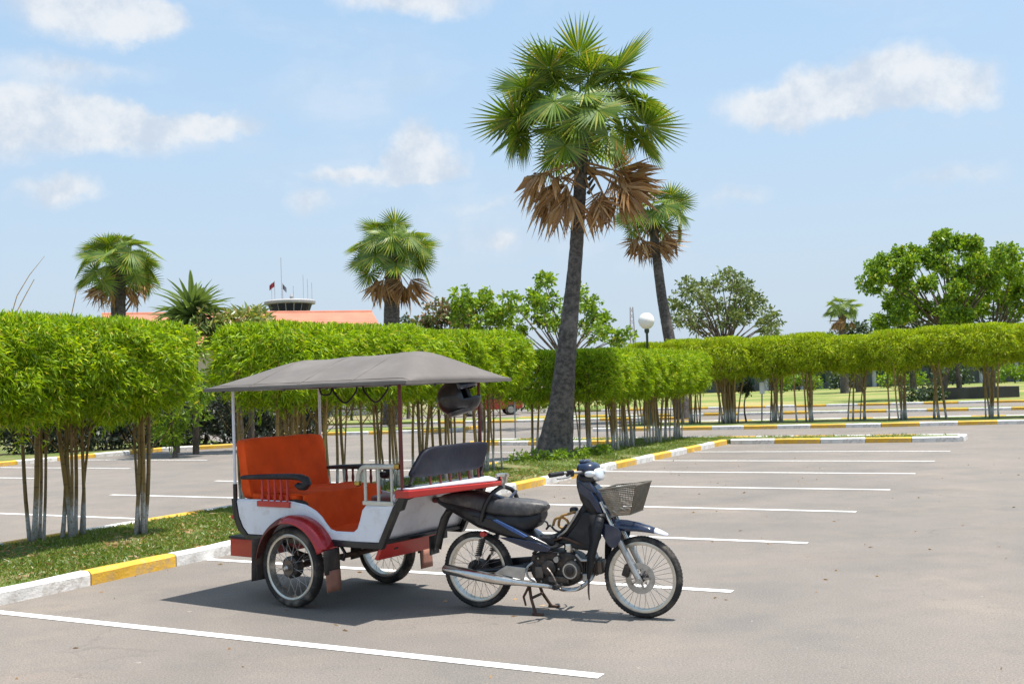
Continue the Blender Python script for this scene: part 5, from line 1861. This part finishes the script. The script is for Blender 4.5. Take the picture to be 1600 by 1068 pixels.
# basket of steel mesh
bt = [(1.06, -.17, .905), (1.33, -.17, .935), (1.33, .17, .935), (1.06, .17, .905)]
bb = [(1.13, -.135, .725), (1.27, -.135, .735), (1.27, .135, .735), (1.13, .135, .725)]
T4 = [Vector(p) for p in bt]
B4 = [Vector(p) for p in bb]
bs = bk(MB().tube(T4 + [T4[0]], .0065, 8), 'basket', 'wire', smooth=True)
MB().tube(B4 + [B4[0]], .005, 8).build('bottom_rim', M['wire'], bs, True)
wm = MB()
for i in range(4):
    a, b, c, d = T4[i], T4[(i + 1) % 4], B4[(i + 1) % 4], B4[i]
    nv = 19 if i % 2 == 0 else 24
    for k in range(nv + 1):
        wm.tube([a.lerp(b, k / nv), d.lerp(c, k / nv)], .0023, 3, False)
    for k in range(1, 15):
        wm.tube([a.lerp(d, k / 15), b.lerp(c, k / 15)], .0023, 3, False)
for k in range(1, 12):
    wm.tube([B4[0].lerp(B4[1], k / 12), B4[3].lerp(B4[2], k / 12)], .0023, 3, False)
for k in range(1, 18):
    wm.tube([B4[0].lerp(B4[3], k / 18), B4[1].lerp(B4[2], k / 18)], .0023, 3, False)
q = wm.build('wire_mesh', M['wire'], bs)
q['kind'] = 'stuff'
for s in (-1, 1):
    MB().tube([(1.02, s * .06, .80), (1.10, s * .08, .76), (1.15, s * .09, .735)], .008, 6).build('basket_bracket', M['steel'], bs)

# body
bk(shell([(-.335, .795, .820, .035), (-.30, .765, .825, .060), (-.16, .70, .815, .095), (.04, .60, .78, .118), (.20, .555, .715, .122), (.36, .515, .635, .120), (.50, .475, .565, .108), (.64, .445, .490, .075)], 16, 3.2), 'tail_body', 'black_paint', smooth=True)
for s in (-1, 1):
    bk(MB().prism([(.195, .668), (.225, .676), (.36, .618), (.475, .560), (.45, .548), (.34, .596)], s * .112, s * .1265), 'stripe_panel', 'blue_stripe', bevel=.003)
    bk(MB().prism(cat2([(.24, .545), (.36, .545), (.50, .525), (.60, .50), (.65, .475), (.62, .452), (.50, .462), (.36, .505), (.24, .545)], 3)[:-1], s * .108, s * .1275), 'side_panel', 'blue_paint', bevel=.005)
    bk(MB().prism([(.02, .70), (.18, .675), (.33, .60), (.26, .585), (.06, .635)], s * .110, s * .124), 'side_cover', 'black_paint', bevel=.004)
bk(shell([(-.315, .800, .818, .04), (-.25, .785, .845, .085), (-.16, .765, .866, .105), (0, .735, .872, .118), (.10, .715, .852, .120), (.18, .700, .830, .120), (.30, .690, .818, .116), (.40, .690, .816, .110), (.49, .695, .808, .097), (.555, .715, .796, .075), (.592, .745, .776, .035)], 20, 3.6), 'seat', 'seat_vinyl', smooth=True)
bk(shell([(.13, .60, .72, .10), (.30, .575, .715, .108), (.42, .575, .71, .10), (.52, .62, .72, .085), (.56, .68, .735, .06)], 14, 3.5), 'seat_base', 'black_plastic', smooth=True)
# rear fender
rows = []
for (x, z, hw, dp) in [(.08, .64, .055, .03), (-.06, .71, .06, .03), (-.17, .755, .062, .03), (-.245, .735, .064, .03), (-.29, .675, .064, .03), (-.322, .59, .062, .026), (-.345, .505, .060, .022), (-.362, .42, .056, .018)]:
    nx = Vector((-.6, 0, .8)) if x < -.1 else Vector((0, 0, 1))
    row = []
    for k in range(9):
        a = math.pi * k / 8
        o_ = nx * (dp * math.sin(a) - dp)
        row.append((x + o_.x * -1 * (-1), hw * math.cos(a), z + o_.z))
    rows.append(row)
rfm = bk(MB().grid(rows), 'rear_mudguard', 'black_plastic', smooth=True, solid=.006)
MB().box((-.378, 0, .455), (.010, .14, .145)).build('plate_bracket', M['black_plastic'], rfm, bevel=.003)
bk(pillow(-.372, -.30, -.05, .05, .775, .815, 0, 4, 0, 8, 2.6), 'tail_light', 'dark_red', smooth=True)

# shock absorbers, swing arm
for s in (-1, 1):
    y = s * .118
    sh = bk(MB().tube([(.055, y, .375), (.112, y, .555)], .012, 10), 'shock_absorber', 'steel', smooth=True)
    pts = []
    for k in range(81):
        f = k / 80
        a = f * 9 * 2 * math.pi
        ax = Vector((.062, y, .40)).lerp(Vector((.104, y, .53)), f)
        pts.append(ax + Vector((math.cos(a) * .022, math.sin(a) * .022, 0)))
    MB().tube(pts, .0055, 5).build('spring', M['black_paint'], sh, True)
    MB().lathe([(0, -.022), (.022, -.022), (.022, .022), (0, .022)], (.114, y, .566), 'y', 14).build('shock_bush', M['red_paint'], sh, bevel=.004)
    bk(MB().tube([(0, s * .095, .285), (.18, s * .095, .30), (.46, s * .07, .335)], [.016, .018, .020], 8), 'swing_arm', 'black_paint', smooth=True)
    bk(MB().tube([(.05, s * .105, .375), (.0, s * .10, .30)], .011, 8), 'axle_stay', 'black_paint')
bk(MB().tube([(0, -.13, .285), (0, .13, .285)], .010, 8), 'rear_axle', 'steel')
bk(MB().prism([(-.06, .25), (-.06, .33), (.05, .345), (.45, .385), (.48, .35), (.45, .27), (.05, .235)], .072, .098), 'chain_case', 'black_paint', bevel=.01)

# exhaust on the near side
ex = bk(MB().tube([(-.212, -.158, .306), (-.20, -.158, .304), (.0, -.158, .276), (.22, -.158, .246), (.30, -.157, .238), (.40, -.152, .228), (.52, -.145, .220), (.64, -.14, .212)], [.026, .037, .039, .037, .032, .021, .018, .016], 16), 'exhaust', 'chrome', smooth=True)
MB().tube(catmull([(.63, -.14, .212), (.76, -.135, .195), (.86, -.12, .205), (.93, -.08, .26), (.945, -.03, .30)], 5), .015, 10).build('exhaust_pipe', M['steel'], ex, True)
MB().tube([(-.218, -.158, .307), (-.205, -.158, .305)], [.017, .017], 12).build('tail_pipe', M['engine_dark'], ex)
MB().prism([(.20, .285), (.44, .245), (.46, .335), (.30, .345)], -.140, -.130).build('exhaust_hanger', M['steel'], ex, bevel=.004)

# engine
cc = [(.48, .42), (.60, .455), (.78, .445), (.86, .40), (.885, .33), (.86, .26), (.76, .205), (.56, .205), (.485, .26), (.465, .34)]
en = bk(MB().prism(cat2(cc + [cc[0]], 3)[:-1], -.085, .085), 'engine', 'engine_dark', bevel=.014, seg=2)
MB().lathe([(0, -.128), (.045, -.128), (.066, -.118), (.074, -.10), (.074, -.08), (0, -.08)], (.80, 0, .325), 'y', 26).build('clutch_cover', M['engine'], en, True)
MB().lathe([(0, -.12), (.04, -.12), (.056, -.11), (.060, -.09), (.060, -.08), (0, -.08)], (.625, 0, .335), 'y', 24).build('generator_cover', M['engine_dark'], en, True)
for (x, z) in ((.54, .40), (.70, .435), (.83, .40), (.87, .31), (.72, .225), (.56, .235), (.70, .33)):
    MB().lathe([(0, -.098), (.007, -.098), (.009, -.093), (.009, -.084), (0, -.084)], (x, 0, z), 'y', 8).build('cover_bolt', M['steel'], en)
cy = MB().box((.925, 0, .345), (.09, .085, .085)).build('cylinder', M['engine_dark'], en, bevel=.006)
for k in range(7):
    MB().box((.885 + .0145 * k, 0, .345), (.005, .125, .118)).build('cooling_fin', M['engine'], cy, bevel=.002)
MB().box((.99, 0, .345), (.045, .105, .10)).build('cylinder_head', M['engine'], en, bevel=.012)
MB().tube(catmull([(.96, 0, .40), (.93, 0, .46), (.86, 0, .49), (.80, 0, .49)], 4), .017, 10).build('intake_pipe', M['steel'], en, True)
MB().box((.775, -.01, .487), (.08, .075, .075)).build('carburettor', M['steel'], en, bevel=.012)
MB().lathe([(0, -.03), (.03, -.03), (.034, 0), (.03, .03), (0, .03)], (.76, -.04, .475), 'z', 14).build('float_bowl', M['chrome'], en, True)
MB().tube(catmull([(.62, -.12, .335), (.66, -.135, .30), (.70, -.15, .24), (.74, -.17, .20)], 4), .009, 8).build('kick_starter', M['engine'], en, True)
MB().tube([(.52, -.10, .40), (.56, -.105, .43), (.62, -.10, .44), (.74, -.09, .45)], .007, 6).build('breather_hose', M['black_plastic'], en, True)
MB().tube(catmull([(.90, -.07, .42), (.95, -.09, .50), (.93, -.08, .60), (.95, -.06, .70)], 5), .005, 6).build('clutch_cable', M['black_plastic'], en, True)
MB().tube(catmull([(.50, -.09, .43), (.56, -.10, .47), (.66, -.09, .48), (.72, -.06, .50)], 4), .012, 8).build('crankcase_hose', M['black_plastic'], en, True)
MB().box((.55, -.10, .30), (.07, .03, .09)).build('sprocket_cover', M['engine'], en, bevel=.012)
MB().box((.70, -.10, .255), (.16, .03, .05)).build('sump_rib', M['engine'], en, bevel=.01)
MB().box((.90, -.075, .275), (.05, .04, .06)).build('oil_plug_boss', M['steel'], en, bevel=.01)
MB().tube([(.84, -.10, .44), (.88, -.10, .40), (.93, -.085, .40), (.97, -.075, .38)], .011, 8).build('oil_line', M['steel'], en, True)
MB().lathe([(0, -.142), (.022, -.142), (.030, -.135), (.030, -.125), (0, -.125)], (.80, 0, .325), 'y', 18).build('clutch_cap', M['engine_dark'], en, True)
MB().lathe([(.046, -.131), (.056, -.131), (.056, -.122), (.046, -.122)], (.80, 0, .325), 'y', 26, True).build('cover_ring', M['steel'], en, True)
MB().box((.60, -.02, .52), (.12, .10, .06)).build('air_box', M['black_plastic'], en, bevel=.012)
MB().tube(catmull([(.66, -.06, .53), (.74, -.08, .55), (.82, -.06, .52), (.88, -.05, .50)], 4), .008, 6).build('wiring_loom', M['rust'], en, True)
MB().tube(catmull([(.50, -.10, .37), (.46, -.12, .33), (.47, -.13, .27), (.52, -.12, .235)], 4), .009, 6).build('brake_rod', M['steel'], en, True)
MB().lathe([(0, -.13), (.020, -.13), (.020, -.09), (0, -.09)], (.695, 0, .40), 'y', 14).build('timing_cap', M['steel'], en, True)
for s in (-1, 1):
    pg = bk(MB().tube([(.72, 0, .215), (.72, s * .13, .215), (.72, s * .23, .222)], .011, 8), 'foot_peg_bar', 'steel', smooth=True)
    MB().tube([(.72, s * .155, .217), (.72, s * .235, .223)], .018, 10).build('peg_rubber', M['black_plastic'], pg)
bk(MB().tube(catmull([(.62, -.12, .22), (.74, -.15, .19), (.85, -.16, .20), (.90, -.17, .235)], 5), .008, 8), 'brake_pedal', 'chrome', smooth=True)

# frame tube and centre cover
bk(MB().tube(catmull([(.50, 0, .52), (.62, 0, .53), (.72, 0, .57), (.84, 0, .69), (.93, 0, .82)], 5), .034, 12), 'frame_tube', 'black_plastic', smooth=True)
bk(MB().prism([(.66, .505), (.75, .56), (.83, .655), (.875, .73), (.97, .745), (1.0, .66), (.985, .54), (.93, .455), (.80, .465)], -.052, .052), 'centre_cover', 'black_plastic', bevel=.02, seg=3)
bk(MB().tube([(.68, -.045, .545), (.75, -.05, .60), (.81, -.055, .68), (.85, -.055, .74)], .010, 8), 'cover_trim', 'steel', smooth=True)
cb = catmull([(.64, -.03, .63), (.67, -.05, .68), (.73, -.05, .69), (.76, -.03, .65), (.72, -.02, .61), (.68, -.02, .63), (.72, -.06, .70), (.78, -.05, .72), (.82, -.03, .735)], 6)
bk(MB().tube(cb, .010, 8), 'coiled_lock_cable', 'gold_cable', smooth=True)
bk(MB().tube(catmull([(.58, -.02, .60), (.62, -.04, .63), (.66, -.05, .60), (.70, -.04, .59), (.75, -.04, .64)], 5), .008, 8), 'rubber_strap', 'black_plastic', smooth=True)
bk(pillow(.77, .83, -.04, .02, .715, .765, 0, 4, .002, 8, 3), 'lock_body', 'black_plastic', smooth=True)
bk(MB().tube(catmull([(.30, -.05, .655), (.45, -.06, .65), (.58, -.04, .66), (.60, -.03, .62)], 4), .007, 6), 'seat_strap', 'black_plastic', smooth=True)

# centre stand
for s in (-1, 1):
    bk(MB().tube([(.45, s * .075, .215), (.475, s * .10, .11), (.525, s * .14, .012)], [.013, .012, .012], 8), 'stand_leg', 'rust', smooth=True)
    bk(MB().box((.545, s * .145, .010), (.085, .03, .014)), 'stand_foot', 'rust', bevel=.003)
bk(MB().tube([(.475, -.10, .11), (.475, .10, .11)], .011, 8), 'stand_cross_bar', 'rust')
bk(MB().tube([(.46, -.09, .20), (.42, -.11, .12), (.44, -.12, .06)], [.010, .009, .007], 8), 'side_stand', 'rust', smooth=True)

# tow hitch straddling the seat
ht = bk(MB().tube(catmull([(.10, -.132, .66), (.14, -.135, .77), (.19, -.11, .86), (.215, -.04, .895), (.225, 0, .90), (.235, .04, .895), (.26, .11, .86), (.285, .135, .77), (.29, .132, .66)], 4), .017, 10), 'tow_hitch', 'black_paint', smooth=True)
MB().tube([(.225, 0, .885), (.225, 0, .955)], .020, 10).build('hitch_pin', M['steel'], ht)
MB().lathe([(0, 0), (.030, 0), (.040, .02), (.044, .05), (.052, .058), (.052, .075), (0, .08)], (.225, 0, .925), 'z', 16).build('hitch_coupler', M['chrome'], ht, True)
MB().tube([(.20, -.11, .86), (.27, -.02, .80), (.285, .11, .86)], .011, 8).build('hitch_strap', M['blue_paint'], ht, True)
